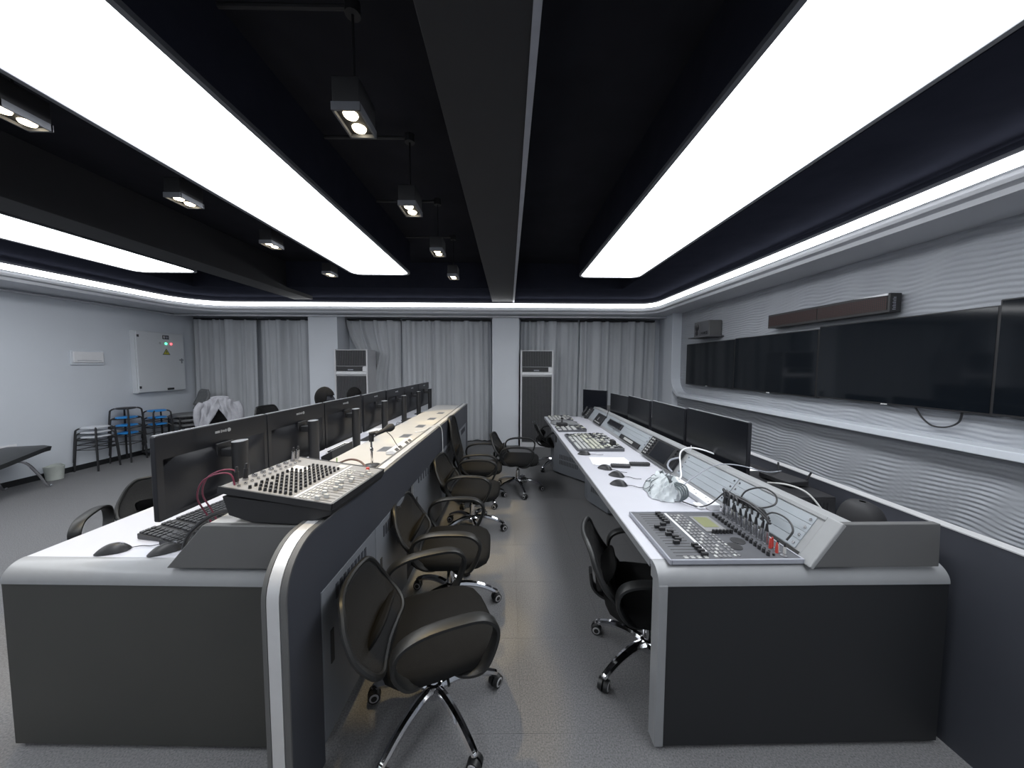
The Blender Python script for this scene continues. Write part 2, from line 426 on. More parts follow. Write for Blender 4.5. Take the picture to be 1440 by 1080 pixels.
for i, (y, zb) in enumerate(((1.50, 2.60), (2.31, 2.60), (3.18, 2.60), (4.05, 2.60), (4.95, 2.60))):
    if i == 4: continue
    pendant(-.66, y, zb, 1.0, 'black pendant spotlight with two lit lamps beside the ceiling beam, %s in its row' % nth[i], .46, -.56)
for i, (y, zb) in enumerate(((1.62, 2.69), (2.42, 2.69), (3.28, 2.69), (4.32, 2.69))):
    pendant(-2.26, y, zb, .45, 'black spotlight in the dark strip between the two left ceiling panels, %s from the camera' % nth[i], .40, 0)
# grey pipe along the underside of the left soffit
struct('trim_5', MB().tube([(-6.25, -2, 2.47), (-6.25, 5.6, 2.47), (-6.2, 6.3, 2.47), (-5.5, 6.35, 2.47), (3.0, 6.35, 2.47)], .016, 8, 5), 'soffit', smooth=True)

# ------------------------------------------------------------------ left console row
PL, AL = (-.72, 1.05), R(-1.2)
PR, AR = (.60, 1.28), R(.6)
def Lw(x, y, z=0): dx, dy = x-PL[0], y-PL[1]; return (PL[0]+dx*cos(AL)-dy*sin(AL), PL[1]+dx*sin(AL)+dy*cos(AL), z)
def Rw(x, y, z=0): dx, dy = x-PR[0], y-PR[1]; return (PR[0]+dx*cos(AR)-dy*sin(AR), PR[1]+dx*sin(AR)+dy*cos(AR), z)
OL = (PL[0], PL[1], 0); OR = (PR[0], PR[1], 0)
lc = thing('control_console', 'long charcoal control desk with a cream top ledge, carrying the row of seven black monitors', 'desk', OL, AL)
YE = 5.15
def bullnose(x0, x1, yf, yi, z0, z1, r, off):
    pts = [(yf, z0)]+[(yf+r-r*cos(R(a)), z1-r+r*sin(R(a))) for a in range(0, 91, 9)]+[(yi, z1), (yi, z0)]
    return MB(off).prism(pts, 'x', x0, x1)
obj('end_panel', MB(OL).box(-2.02, -.80, 1.274, 1.305, .02, .70), 'bodywarm', lc)
obj('end_panel_rim', bullnose(-2.02, -.80, 1.27, 1.345, .70, .77, .07, OL), 'rim', lc, smooth=True)
obj('desktop', MB(OL).box(-2.02, -1.05, 1.345, 5.75, .742, .77), 'desk', lc, bevel=.003)
obj('modesty_panel', MB(OL).box(-1.33, -1.30, 1.31, 5.6, .02, .742), 'body', lc)
obj('far_end_panel', MB(OL).box(-2.02, -1.34, 5.70, 5.74, 0, .742), 'body', lc)
obj('hood_end_cheek', MB(OL).prism([(-1.352, .771), (-1.199, .946), (-.80, .946), (-.80, .771)], 'y', 1.272, 1.30), 'hood', lc, bevel=.004)
ht = obj('hood', MB(OL).prism([(-1.345, .771), (-1.195, .944), (-.80, .944), (-.80, .771)], 'y', 1.30, YE), 'hoodtop', lc, bevel=.004)
# small ventilation grilles let into the cream ledge
for k in range(6):
    y = 2.00+k*.46
    mb = MB(OL)
    mb.box(-.985, -.90, y-.07, y+.07, .943, .9455)
    g = obj('vent_grille', mb, 'lip', lc)
    mb = MB(OL)
    for q in range(7): mb.box(-.98, -.905, y-.062+q*.0187, y-.062+q*.0187+.011, .944, .9475)
    s_ = obj('vent_slats', mb, 'door', g); s_['kind'] = 'stuff'
# navy backboard with a rounded top corner and a pale edge trim
arc = [(1.05+.17-.17*cos(R(a)), .965-.17+.17*sin(R(a))) for a in range(0, 91, 9)]
mb = MB(OL); mb.prism([(1.05, .004), (1.05, .795)]+arc[1:]+[(YE, .965), (YE, .70), (1.24, .70), (1.24, .004)], 'x', -.80, -.72)
mb.box(-.80, -.72, 5.0, YE, .004, .70)
obj('backboard', mb, 'board', lc, bevel=.005)
def edge_strip(path, x0, x1, t, off, back=0):
    mb = MB(off); vs = []; fs = []; P = [Vector((0, a, b)) for a, b in path]; n = len(P)
    for i in range(n):
        d = (P[min(i+1, n-1)]-P[max(i-1, 0)]).normalized(); nr = Vector((0, -d.z, d.y))
        for x, q in ((x0, -back), (x1, -back), (x1, t), (x0, t)):
            p = P[i]+nr*q; vs.append((x, p.y, p.z))
    for i in range(n-1): fs += [(i*4+k, i*4+(k+1) % 4, i*4+4+(k+1) % 4, i*4+4+k) for k in range(4)]
    fs += [(0, 1, 2, 3), (4*n-4, 4*n-3, 4*n-2, 4*n-1)]
    return mb.add(vs, fs)
epath = [(1.05, .01), (1.05, .4), (1.05, .795)]+arc[1:]+[(2.5, .965), (YE, .965)]
obj('edge_trim', edge_strip(epath, -.783, -.742, .004, OL, .003), 'trim', lc, smooth=True)
obj('edge_lip', edge_strip(epath, -.739, -.719, .0035, OL, .003), 'hood', lc, smooth=True)
obj('edge_lip', edge_strip(epath, -.801, -.786, .0035, OL, .003), 'hood', lc, smooth=True)
# cabinets under the backboard
obj('carcass', MB(OL).box(-1.29, -.80, 1.31, 5.0, .06, .70), 'blkm', lc)
obj('plinth', MB(OL).box(-1.25, -.76, 1.31, 5.0, .004, .06), 'blkm', lc)
def door(y0, y1, ajar=0):
    o = obj('cabinet_door', MB().box(-.02, 0, 0, y1-y0, .075, .697), 'door', lc, bevel=.003)
    o.location = (-.722-PL[0], y0-PL[1], 0)
    if ajar:
        o.location = (-.722-PL[0], y1-PL[1], 0); o.rotation_euler = (0, 0, ajar)
        me = o.data
        for v in me.vertices: v.co.y -= (y1-y0)
    sh = -(y1-y0) if ajar else 0
    mb = MB()
    w = y1-y0
    for q in range(9): mb.box(.0005, .003, sh+.10+q*(w-.2)/9, sh+.10+q*(w-.2)/9+.018, .60, .665)
    s_ = obj('louvre_slots', mb, 'board', o); s_['kind'] = 'stuff'
    obj('handle', MB().box(-.001, .004, sh+.05, sh+.075, .36, .50), 'grate', o, bevel=.004)
    if ajar: obj('door_edge', MB().box(-.0205, .0005, sh-.003, sh+.0, .075, .697), 'trim', o)
for a, b in ((1.245, 1.74), (1.745, 2.24)): door(a, b)
door(2.60, 3.30, R(-5)); door(3.31, 3.90); door(3.905, 4.45); door(4.455, 4.995)

# ------------------------------------------------------------------ right console row
rc = thing('mixing_console_desk', 'long charcoal desk with white top and sloping rack hood beside the screen wall', 'desk', OR, AR)
obj('end_panel', MB(OR).box(.637, 1.79, 1.274, 1.305, .02, .70), 'body', rc)
obj('end_panel_rim', bullnose(.60, 1.79, 1.27, 1.345, .70, .77, .07, OR), 'rim', rc, smooth=True)
obj('end_panel_edge', MB(OR).box(.60, .637, 1.268, 1.33, .02, .705), 'rim', rc, bevel=.004)
obj('desktop', MB(OR).box(.60, 1.79, 1.345, YE, .745, .77), 'desk', rc, bevel=.003)
obj('front_edge', MB(OR).box(.596, .602, 1.35, YE, .735, .768), 'rim', rc)
obj('back_panel', MB(OR).box(1.76, 1.79, 1.305, YE, .02, .745), 'body', rc)
SL = Vector((.577, 0, .817)); NL = Vector((-.817, 0, .577)); B0 = Vector((1.215, 0, .772))
SM = Matrix(((SL.x, 0, NL.x, B0.x), (0, 1, 0, 0), (SL.z, 0, NL.z, B0.z), (0, 0, 0, 1)))  # (u, y, w) on the slope
def slope(): m_ = MB(OR); m_.T = SM; return m_
m_ = slope(); m_.box(0, .212, 1.33, YE, -.02, 0); m_.T = None; m_.box(1.335, 1.40, 1.30, YE, .925, .946); m_.box(1.385, 1.40, 1.30, YE, .771, .925)
obj('hood', m_, 'rackrim', rc, bevel=.003)
obj('hood_end_cheek', MB(OR).prism([(1.213, .771), (1.337, .948), (1.735, .948), (1.742, .771)], 'y', 1.274, 1.30), 'hood', rc, bevel=.003)
m_ = slope(); m_.box(-.004, .216, 1.272, 1.335, -.012, .007); obj('cheek_trim', m_, 'rackrim', rc, bevel=.004)
m_ = slope(); m_.box(.196, .214, 1.335, YE, 0, .006); obj('top_trim', m_, 'rackrim', rc, bevel=.002)
obj('far_cheek', MB(OR).prism([(1.213, .771), (1.337, .948), (1.735, .948), (1.742, .771)], 'y', YE-.025, YE), 'hood', rc)
def rack_plate(y0, y1, u0, u1, screws=True):
    m_ = slope(); m_.box(u0+.0008, u1-.0008, y0, y1, 0, .004)
    p = obj('rack_plate', m_, 'rack', rc, bevel=.0008, seg=1)
    if screws:
        m_ = slope()
        for y in (y0+.016, y1-.016): m_.cyl((.5*(u0+u1), y, .004), (.5*(u0+u1), y, .0075), .006, n=8)
        obj('screws', m_, 'steel', p, smooth=True, kind='stuff')
for k in range(4): rack_plate(1.37, 1.84, .03+k*.0405, .03+(k+1)*.0405); rack_plate(1.85, 2.36, .03+k*.0405, .03+(k+1)*.0405)
m_ = slope(); m_.box(.002, .028, 1.345, 1.79, .0, .0015); obj('cable_slot', m_, 'grate', rc)
for k in range(4): rack_plate(2.98, 3.80, .03+k*.0405, .03+(k+1)*.0405)
for k in range(2): rack_plate(3.83, 5.08, .03+k*.081, .03+(k+1)*.081)
# pedestals with slanting fronts
for (x0, y0, x1, y1, yb) in ((.70, 4.78, 1.05, 4.32, 5.1), (.93, 3.72, 1.06, 3.38, 3.85)):
    mb = MB(OR).prism([(x0, y0), (x1, y1), (1.74, y1), (1.74, yb), (x0, yb)], 'z', .03, .744)
    p = obj('pedestal', mb, 'door', rc, bevel=.003)
    d = Vector((x1-x0, y1-y0, 0)); L_ = d.length; d.normalize(); nr = Vector((d.y, -d.x, 0))
    T = Matrix(((d.x, nr.x, 0, x0), (d.y, nr.y, 0, y0), (0, 0, 1, 0), (0, 0, 0, 1)))
    mb = MB(OR); mb.T = T
    for q in range(12):
        for z in (.16, .24): mb.box(L_*.2+q*L_*.05, L_*.2+q*L_*.05+L_*.02, -.001, .002, z, z+.06)
    s_ = obj('vent_slots', mb, 'grate', p); s_['kind'] = 'stuff'
    mb = MB(OR); mb.T = T; mb.box(.03, .055, -.001, .004, .46, .60); obj('handle', mb, 'grate', p)
# low dark backboard behind the right desk
arc2 = [(1.03+.10-.10*cos(R(a)), .905-.10+.10*sin(R(a))) for a in range(0, 91, 10)]
lb = thing('low_partition', 'low navy partition with a pale rounded edge standing behind the right console', 'partition', (1.86, 1.16, 0), 0)
OB = (1.86, 1.16, 0)
obj('board', MB(OB).prism([(1.03, .0), (1.03, .805)]+arc2[1:]+[(5.2, .905), (5.2, .0)], 'x', 1.835, 1.885), 'board', lb)
obj('edge_trim', edge_strip([(1.03, .01), (1.03, .805)]+arc2[1:]+[(3, .905), (5.2, .905)], 1.833, 1.887, .005, OB), 'trim', lb, smooth=True)

# ------------------------------------------------------------------ monitors (screen faces local -x)
def monitor(label, loc, rz, w=.60, h=.37, zb=.13, col_h=.41, group=None, logo=True, tilt=0):
    t = thing('monitor', label, 'monitor', loc, rz, group)
    sh = rounded(-w/2, w/2, zb, zb+h, .008, 3)
    obj('casing', MB().prism(sh, 'x', -.006, .016), 'monback', t, bevel=.003)
    mb = MB(); a, b = w/2-.05, .02
    mb.grid(lambda u, v: (.016+.022*(1-abs(2*u-1)**4)*(1-abs(2*v-1)**4), (2*u-1)*(w/2-.03), zb+.02+v*(h*.66)), 12, 8)
    obj('rear_housing', mb, 'monback', t, smooth=True)
    obj('screen', MB().box(-.0085, -.006, -w/2+.006, w/2-.006, zb+.014, zb+h-.006), 'scr', t)
    obj('top_edge', MB().box(-.006, .006, -w/2+.01, w/2-.01, zb+h-.0005, zb+h+.002), 'silver', t)
    if logo:
        mb = MB()
        mb.cyl((.0155, .045, zb+h*.89), (.0185, .045, zb+h*.89), .010, n=12)
        for q, (yy, ww, zz, hh) in enumerate(((.026, .006, 0, .014), (.017, .006, -.001, .010), (.008, .006, 0, .010), (-.002, .006, 0, .014), (-.024, .026, 0, .011))):
            mb.cbox(.017, yy, zb+h*.89+zz, .003, ww, hh)
        obj('emblem', mb, 'silver', t)
    mb = MB(); mb.prism([(.11+.030*cos(2*pi*k/18), .043*sin(2*pi*k/18)) for k in range(18)], 'z', .008, col_h); mb.k = 1
    mb.prism([(.11+.029*cos(2*pi*k/18), .042*sin(2*pi*k/18)) for k in range(18)], 'z', col_h, col_h+.002)
    obj('stand_column', mb, ['blk', 'silver'], t, smooth=True)
    mb = MB(); mb.box(.03, .10, -.03, .03, col_h-.075, col_h-.035); mb.box(.025, .036, -.05, .05, col_h-.105, col_h-.005); obj('mount_arm', mb, 'blk', t, bevel=.004)
    obj('base_plate', MB().prism(rounded(-.12, .142, -.12, .12, .03, 4), 'z', 0, .010), 'blk', t, bevel=.003)
    return t
GL = 'black monitors along the left console'
lab = ['black monitor nearest the camera on the left console, pale emblem on its back', 'second black monitor from the camera on the left console', 'third monitor on the left console, behind the black fader unit',
       'fourth monitor on the left console, right of the bright gap in the row', 'fifth monitor from the camera on the left console', 'sixth monitor on the left console, next to last before the curtain', 'seventh and farthest monitor on the left console, against the curtain']
m0 = None
for k in range(7):
    x, y, _ = Lw(-1.505+.004*k, 1.70+.617*k+(.015 if k > 2 else 0))
    a = AL+R((0, 0, -1, 1.5, 0, 0, 0)[k])
    if m0 is None: m0 = monitor(lab[0], (x, y, .77), a, .637, group=GL)
    else:
        o = dup(m0, (x, y, .77), a, lab[k]); o.scale = (1, .95 if k != 3 else .93, 1)
GR = 'dark monitors along the right console'
for k, (y0, y1, x, rz, zt, lb_) in enumerate(((1.97, 2.65, 1.46, 0, 1.235, 'large dark monitor nearest the camera on the right console, beside the low rack box'),
        (2.67, 3.28, 1.455, 0, 1.225, 'second dark monitor from the camera on the right console'),
        (3.33, 3.92, 1.455, 0, 1.215, 'third dark monitor on the right console, between two dark screens'),
        (3.98, 4.52, 1.455, 5, 1.195, 'fourth monitor on the right console, standing just before the gap in the row'),
        (4.86, 5.10, 1.335, 45, 1.20, 'farthest monitor on the right console, swung round in front of the curtain'))):
    x_, y_, _ = Rw(x, (y0+y1)/2)
    w = (y1-y0) if k < 4 else .40
    monitor(lb_, (x_, y_, .772), AR+R(rz), w, .36, zt-.772-.36, .36, GR, logo=False)

# ------------------------------------------------------------------ office chairs (local: sits facing +x)
def office_chair(label, group, high=False, loc=(0, 0, 0), rz=0, base_rot=0):
    t = thing('office_chair', label, 'chair', loc, rz, group)
    for k in range(5):
        a = base_rot+2*pi*k/5; c, s_ = cos(a), sin(a)
        leg = obj('base_leg', MB().tube([(.015*c, .015*s_, .125), (.10*c, .10*s_, .135), (.20*c, .20*s_, .115), (.285*c, .285*s_, .075), (.30*c, .30*s_, .062)], .02, 8, 4, rs=(.024, .014)), 'chrome', t, smooth=True)
        mb = MB(); px, py = .30*c, .30*s_
        ax = Vector((-sin(a+.5), cos(a+.5), 0))
        for sg in (-1, 1):
            p = Vector((px, py, .030))+ax*.004*sg; q = Vector((px, py, .030))+ax*.024*sg
            mb.k = 0; mb.cyl(p, q, .030, .027, 14); mb.k = 1; mb.cyl(q, q+ax*.002*sg, .021, .019, 14); mb.k = 0; mb.cyl(q+ax*.001*sg, q+ax*.0032*sg, .014, .013, 12)
        mb.cyl((px, py, .03), (px, py, .07), .008, n=8)
        obj('caster', mb, ['rubber', 'greyring'], leg, smooth=True)
    mb = MB(); mb.lathe([(.03, .085), (.036, .10), (.036, .15), (.024, .155), (.024, .26), (.014, .262), (.014, .345)], n=16)
    obj('gas_column', mb, 'chrome', t, smooth=True)
    mb = MB(); mb.box(-.10, .12, -.09, .09, .335, .362); mb.box(-.20, -.08, -.035, .035, .338, .355); obj('mechanism', mb, 'rubber', t, bevel=.006)
    obj('lever', MB().tube([(.02, -.09, .345), (.02, -.20, .342), (.02, -.23, .335)], .006, 6, 3), 'rubber', t, smooth=True)
    obj('seat', MB().pillow((0.015, 0), .245, .24, .358, .425, dome=.012), 'fabric', t, smooth=True)
    top = .97 if high else .70
    H_ = top-.40
    # back: outline frame + net
    def bp(u, v):   # u across -1..1, v up 0..1
        w = (.20+.03*sin(pi*min(1, v*1.2)))*(1-.10*max(0, v-.55)/.45)
        x = (-.235-.05*v-.06*v*v if high else -.185-.155*v)-.03*sin(pi*v)+.035*u*u
        z = .43+(H_-.03)*v
        return (x, u*w, z)
    outline = []
    r_ = .16
    for u, v in ((-.55, 0), (-.85, .03), (-1, .15), (-1, .4), (-1, .7), (-.97, .88), (-.8, .985), (-.4, 1), (0, 1), (.4, 1), (.8, .985), (.97, .88), (1, .7), (1, .4), (1, .15), (.85, .03), (.55, 0), (0, -.01), (-.55, 0)):
        outline.append(bp(u, v))
    obj('back_frame', MB().tube(outline, .0125, 8, 4), 'rubber', t, smooth=True)
    def cov(i, j):
        v = .005+.99*j; e = 1-.2*max(0, (abs(v-.5)-.38)/.12)**2
        p = bp((2*i-1)*.97*e, v); return (p[0]+.004, p[1], p[2])
    obj('backrest', MB().grid(cov, 12, 14), 'net', t, smooth=True, solid=.006)
    obj('lumbar_pad', MB().pillow((0, 0), .09, .13, -.012, .012, dome=.004), 'fabric', t, smooth=True)
    kids_ = [o for o in t.children if o.name.startswith('lumbar_pad')][0]
    kids_.rotation_euler = (0, R(-78 if high else -60), 0); kids_.location = (-.262 if high else -.222, 0, .40+H_*(.35 if not high else .28))
    obj('back_stem', MB().ribbon([(-.10, 0, .348), (-.22, 0, .352), (-.285, 0, .40), (-.298, 0, .48)], (0, 1, 0), .07, .018), 'rubber', t, smooth=True)
    for sg in (-1, 1):
        y = .255*sg
        mb = MB()
        mb.ribbon([(.0, y*.40, .350), (-.07, y*.74, .362), (-.14, y*.95, .41), (-.185, y, .49), (-.165, y, .562), (-.08, y, .598), (.06, y, .604), (.155, y, .590), (.205, y, .535), (.185, y, .45), (.14, y*.96, .38), (.06, y*.78, .354), (0, y*.4, .352)], (0, 1, 0), .054, .019, 5)
        obj('armrest', mb, 'rubber', t, smooth=True)
    return t
GCH = 'black mesh office chairs in the aisle'
c0 = office_chair('black mesh chair nearest the camera, backing onto the left console cabinets', GCH, loc=(-.33, 1.43, 0), rz=R(22), base_rot=R(3))
spare = dup(c0, (-.375, 2.12, 0), R(2), 'second black mesh chair from the camera in the aisle, seat facing right')
for o in c0.children:
    if o.name.split('.')[0] in ('back_frame', 'backrest', 'lumbar_pad'):
        tw = Matrix.Translation((-.26, 0, 0)) @ Matrix.Rotation(R(-16), 4, 'Z') @ Matrix.Translation((.26, 0, 0))
        o.matrix_basis = tw @ o.matrix_basis
dup(spare, (-.34, 3.10, 0), R(-4), 'third black mesh chair in the aisle, near the open cabinet door')
dup(spare, (.12, 4.12, 0), R(-6), 'black mesh chair standing alone mid-aisle in front of the white middle pillar')
dup(spare, (.72, 5.02, 0), R(5), 'black mesh chair tucked under the far end of the right console')
dup(spare, (.735, 1.665, 0), R(-12), 'black mesh chair pushed under the near end of the right console')
dup(spare, (-2.51, 2.30, 0), R(300), 'black mesh chair on the far side of the left console, partly behind the nearest monitor')
h0 = office_chair('high-backed black chair leaning against the edge of the left console', 'high-backed black office chairs', True, loc=(-.33, 3.80, 0), rz=R(0), base_rot=R(20))
dup(h0, (-3.14, 4.72, 0), R(-8), 'high-backed black chair rising above the monitors in front of the curtain')

# ------------------------------------------------------------------ screen wall: TVs, message board, wall box, cable
def tv(y0, y1, z0, z1, x, label):
    t = thing('television', label, 'television', (x, (y0+y1)/2, (z0+z1)/2), 0, 'televisions in a row on the relief wall')
    w, h = (y1-y0)/2, (z1-z0)/2
    obj('casing', MB().prism(rounded(-w, w, -h, h, .006, 3), 'x', 0, .045), 'blk', t, bevel=.002)
    obj('screen', MB().box(-.002, .001, -w+.008, w-.008, -h+.014, h-.008), 'tv', t)
    obj('wall_bracket', MB().box(.045, 3.085-x, -.2, .2, -.15, .15), 'blkm', t)
    mb = MB()
    for q in range(4): mb.cbox(-.0025, .018-.012*q, -h+.004, .003, .008, .009)
    obj('emblem', mb, 'white', t)
tv(4.455, 5.66, 1.255, 1.925, 3.02, 'wall television farthest from the camera, below the small wall box')
tv(3.245, 4.45, 1.26, 1.935, 3.02, 'second wall television, below the far half of the red message board')
tv(2.045, 3.24, 1.27, 1.955, 3.02, 'third wall television, below the near end of the red message board, cable loop under it')
tv(.82, 2.03, 1.275, 1.985, 2.995, 'wall television nearest the camera, cut off by the picture edge')
t = thing('message_board', 'long dark red dot-matrix message board mounted above the televisions', 'sign', (2.98, 3.23, 2.075), 0)
obj('case', MB().prism(rounded(-.615, .615, -.075, .075, .004, 2), 'x', 0, .09), 'blk', t, bevel=.002)
for a, b in ((-.60, .0), (.002, .60)): obj('dot_matrix', MB().box(-.003, .0, a+.004, b-.002, -.055, .055), 'led', t)
for y in (-.4, .4): obj('wall_bracket', MB().box(.09, XR-2.98, y-.03, y+.03, -.03, .03), 'blkm', t)
mb = MB()
for q in range(8): mb.box(.02+.006*(q % 2), .045, -.617, -.614, -.055+q*.013, -.055+q*.013+.006)
o = obj('vent_slots', mb, 'lip', t, kind='stuff')
obj('edge_glint', MB().prism([(-.60, .0575), (-.60, .0735), (-.34, .0735)], 'x', -.006, .001), 'white', t)  # white wedge painting in the reflection along the board's top front edge
# grey box on a bracket near the corner
t = thing('wall_speaker_box', 'small grey speaker box with round openings on a bracket in the far corner', 'speaker', (2.90, 5.04, 2.0), 0)
obj('shelf_bracket', MB().box(-.06, .20, -.24, .26, -.012, .006), 'acgrey', t, bevel=.004)
obj('case', MB().prism(rounded(-.20, .20, .006, .235, .015, 3), 'x', 0, .18), 'hood', t, bevel=.006)
obj('speaker_panel', MB().box(-.006, .001, .03, .185, .02, .22), 'acgrey', t, bevel=.003)
mb = MB(); mb.cyl((-.007, .108, .15), (-.013, .108, .15), .055, .048, 20); obj('speaker_cone', mb, 'blk', t, smooth=True)
mb = MB(); mb.cyl((-.007, .108, .062), (-.013, .108, .062), .034, .03, 16); obj('speaker_cone', mb, 'blk', t, smooth=True)
obj('front_plate', MB().box(-.006, .001, -.185, .01, .02, .22), 'mixdark', t, bevel=.003)
for y, r in ((-.14, .026), (-.085, .017), (-.03, .012)): obj('knob', MB().cyl((-.006, y, .055), (-.02, y, .055), r, r*.8, 14), 'blk', t, smooth=True)
t = tag(obj('hanging_cable', MB().tube([(3.05, 2.46, 1.27), (3.055, 2.42, 1.20), (3.06, 2.36, 1.15), (3.06, 2.28, 1.155), (3.06, 2.22, 1.20), (3.05, 2.20, 1.27)], .006, 6, 5), 'blk', smooth=True), 'thin black cable looping down below the third wall television', 'cable')
t = thing('remote_control', 'slim black remote lying on the ledge at the right picture edge', 'remote', (3.0, 1.72, 1.082), R(4))
obj('casing', MB().prism(rounded(-.022, .022, -.13, .13, .015, 4), 'z', 0, .02), 'blk', t, bevel=.004)
o = obj('buttons', MB(), 'key', t, kind='stuff')
mb = MB()
for q in range(24): mb.cbox(-.012+.012*(q % 3), -.10+.022*(q//3), .021, .007, .010, .003)
me = o.data; me.from_pydata(mb.v, [], mb.f)

# ------------------------------------------------------------------ left wall: switch cabinet, breaker box, socket
XW = XL
t = thing('electrical_cabinet', 'white steel wall cabinet with green and red lamps and a yellow warning sign', 'cabinet', (XW-.125, 6.07, 1.06), 0)
obj('body', MB().box(.125, .20, -.42, .42, 0, 1.06), 'cabinet_white', t, bevel=.004)
d = obj('door', MB().box(.20, .222, -.405, .405, .012, 1.048), 'cabinet_white', t, bevel=.004)
for z in (.10, .97): obj('hinge', MB().cyl((.225, -.385, z-.02), (.225, -.385, z+.02), .014, n=10), 'blk', d, smooth=True)
mb = MB(); mb.box(.222, .226, .02, .13, .94, 1.01); mb.k = 1; mb.box(.226, .2275, .035, .052, .953, .998); mb.k = 2
for q in range(3): mb.box(.226, .2272, .068+q*.018, .080+q*.018, .955, .995)
obj('meter_plate', mb, ['body', 'paper', 'lip'], d)
for y, z, m_ in ((-.03, .862, 'silver'), (.075, .862, 'grn'), (.165, .862, 'red')):
    obj('indicator_lamp', MB().lathe([(.020, 0), (.020, .006), (.014, .012), (.004, .014)], n=14), m_, d, smooth=True).matrix_local = Matrix.Translation((.222, y, z)) @ Matrix.Rotation(R(90), 4, 'Y')
mb = MB(); mb.prism([(.005, .66), (.145, .66), (.075, .775)], 'x', .222, .2245); mb.k = 1; mb.prism([(.022, .671), (.128, .671), (.075, .757)], 'x', .2245, .2260); mb.k = 0
mb.prism([(.082, .74), (.062, .712), (.075, .712), (.066, .682), (.093, .718), (.080, .718), (.090, .74)], 'x', .226, .2275)
obj('warning_sign', mb, ['ink', 'yellow'], d)
mb = MB(); mb.box(.222, .235, .30, .375, .558, .582); mb.cyl((.222, .35, .57), (.24, .35, .57), .016, n=12); mb.box(.222, .226, .338, .362, .51, .60); obj('latch_handle', mb, 'steel', d, bevel=.002)
obj('name_plate', MB().box(.222, .226, .06, .18, .025, .06), 'body', d)
t = thing('breaker_box', 'small white breaker box on the left wall beside the steel cabinet', 'fuse box', (XW, 5.07, 1.54), 0)
obj('frame', MB().box(0, .02, -.20, .20, 0, .21), 'lwall', t, bevel=.006)
obj('cover', MB().box(.02, .040, -.18, .18, .035, .195), 'white', t, bevel=.006)
obj('slot', MB().box(.040, .0415, -.14, .15, .060, .068), 'lip', t)
t = thing('wall_socket', 'white double socket low on the left wall behind the lounge chair', 'socket', (XW, 4.22, .49), 0)
obj('plate', MB().box(0, .010, -.07, .07, -.043, .043), 'white', t, bevel=.003)
mb = MB()
for y in (-.035, .035):
    for z in (-.012, .012): mb.box(.010, .011, y-.008, y+.008, z-.002, z+.002)
obj('pin_holes', mb, 'grate', t, kind='stuff')

# ------------------------------------------------------------------ floor-standing air conditioners
def aircon(x, label):
    t = thing('floor_air_conditioner', label, 'air conditioner', (x, 6.28, 0), 0, 'tall floor-standing air conditioners')
    w, H_ = .295, 1.84
    obj('body', MB().box(-w, w, .03, .45, .0, H_), 'ac_white', t, bevel=.006)
    for sg in (-1, 1): obj('side_rail', MB().box(sg*w-.016, sg*w+.016, 0, .05, .0, H_+.004), 'ac_white', t, bevel=.006)
    def grille(nm, z0, z1, n):
        g = obj(nm, MB().box(-w+.02, w-.02, .018, .032, z0, z1), 'grate', t)
        mb = MB()
        for q in range(n):
            xx = -w+.03+(2*w-.06)*(q+.5)/n; mb.box(xx-.006, xx+.006, .004, .02, z0+.004, z1-.004)
        obj('slats', mb, 'acgrey', g, kind='stuff')
    grille('outlet_grille', 1.535, 1.825, 17)
    grille('intake_grille', .10, 1.345, 19)
    obj('display_band', MB().box(-w+.02, w-.08, .004, .03, 1.44, 1.525), 'blk', t, bevel=.002)
    obj('display', MB().box(-.06, .04, .002, .005, 1.452, 1.475), 'lip', t)
    obj('corner_plate', MB().box(w-.08, w-.01, .002, .03, 1.43, 1.51), 'white', t, bevel=.002)
    obj('brand_band', MB().grid(lambda u, v: (-w+.015+(2*w-.03)*u, .03-.032*sin(pi*v)**.5-.006*(1-abs(2*u-1)**2), 1.355+.08*v), 12, 6), 'white', t, smooth=True)
    obj('plinth', MB().box(-w, w, .02, .45, 0, .09), 'ac_white', t, bevel=.004)
aircon(-2.945, 'tall air conditioner with dark grilles beside the first pillar, behind the seated people')
aircon(.535, 'tall air conditioner with dark grilles beside the middle pillar, end of the aisle')

# ------------------------------------------------------------------ stools, stacked chairs, lounge chair, bin
def stool(label, group, loc, rz, top, hz=.46, w=.15, shape=4, parts=True):
    t = thing('stacking_stool', label, 'stool', loc, rz, group)
    obj('seat', MB().pillow((0, 0), w, w, hz-.028, hz, p=shape, nu=24, dome=.003), top, t, smooth=True)
    for sx in (-1, 1):
        for sy in (-1, 1):
            obj('leg', MB().tube([(sx*w*.72, sy*w*.72, hz-.012), (sx*w*.98, sy*w*.98, hz-.035), (sx*w*1.06, sy*w*1.06, hz-.10), (sx*w*1.22, sy*w*1.22, .0)], .0115, 8, 3), 'blk', t, smooth=True)
    q = w*1.08
    obj('rung', MB().tube([(-q, -q, hz*.62), (q, -q, hz*.62), (q, q, hz*.62), (-q, q, hz*.62), (-q, -q, hz*.62)], .006, 6, 1), 'blk', t)
    return t
pos = ['lowest', 'middle', 'topmost']
def stack(src, n, x, y, rz, dz, lab, z0=0):
    for k in range(n):
        nm = lab % (pos[k] if n == 3 else ['lowest', 'second from below', 'third from below', 'topmost'][k])
        if k == 0 and not src.get('placed'):
            src['o'].location = (x, y, z0); src['o'].rotation_euler = (0, 0, rz); src['o']['label'] = nm; src['placed'] = 1
        else: dup(src['o'], (x, y, z0+dz*k), rz, nm)
sg = dict(o=stool('', 'grey-topped stools stacked at the wall', (0, 0, 0), 0, 'stooltop', .50, .125))
stack(sg, 3, -6.12, 4.97, R(6), .068, 'grey-topped black stool, %s of the stack between the bin and the blue stools')
sb = dict(o=stool('', 'blue stools stacked at the wall', (0, 0, 0), 0, 'blue', .47, .115, 2.6))
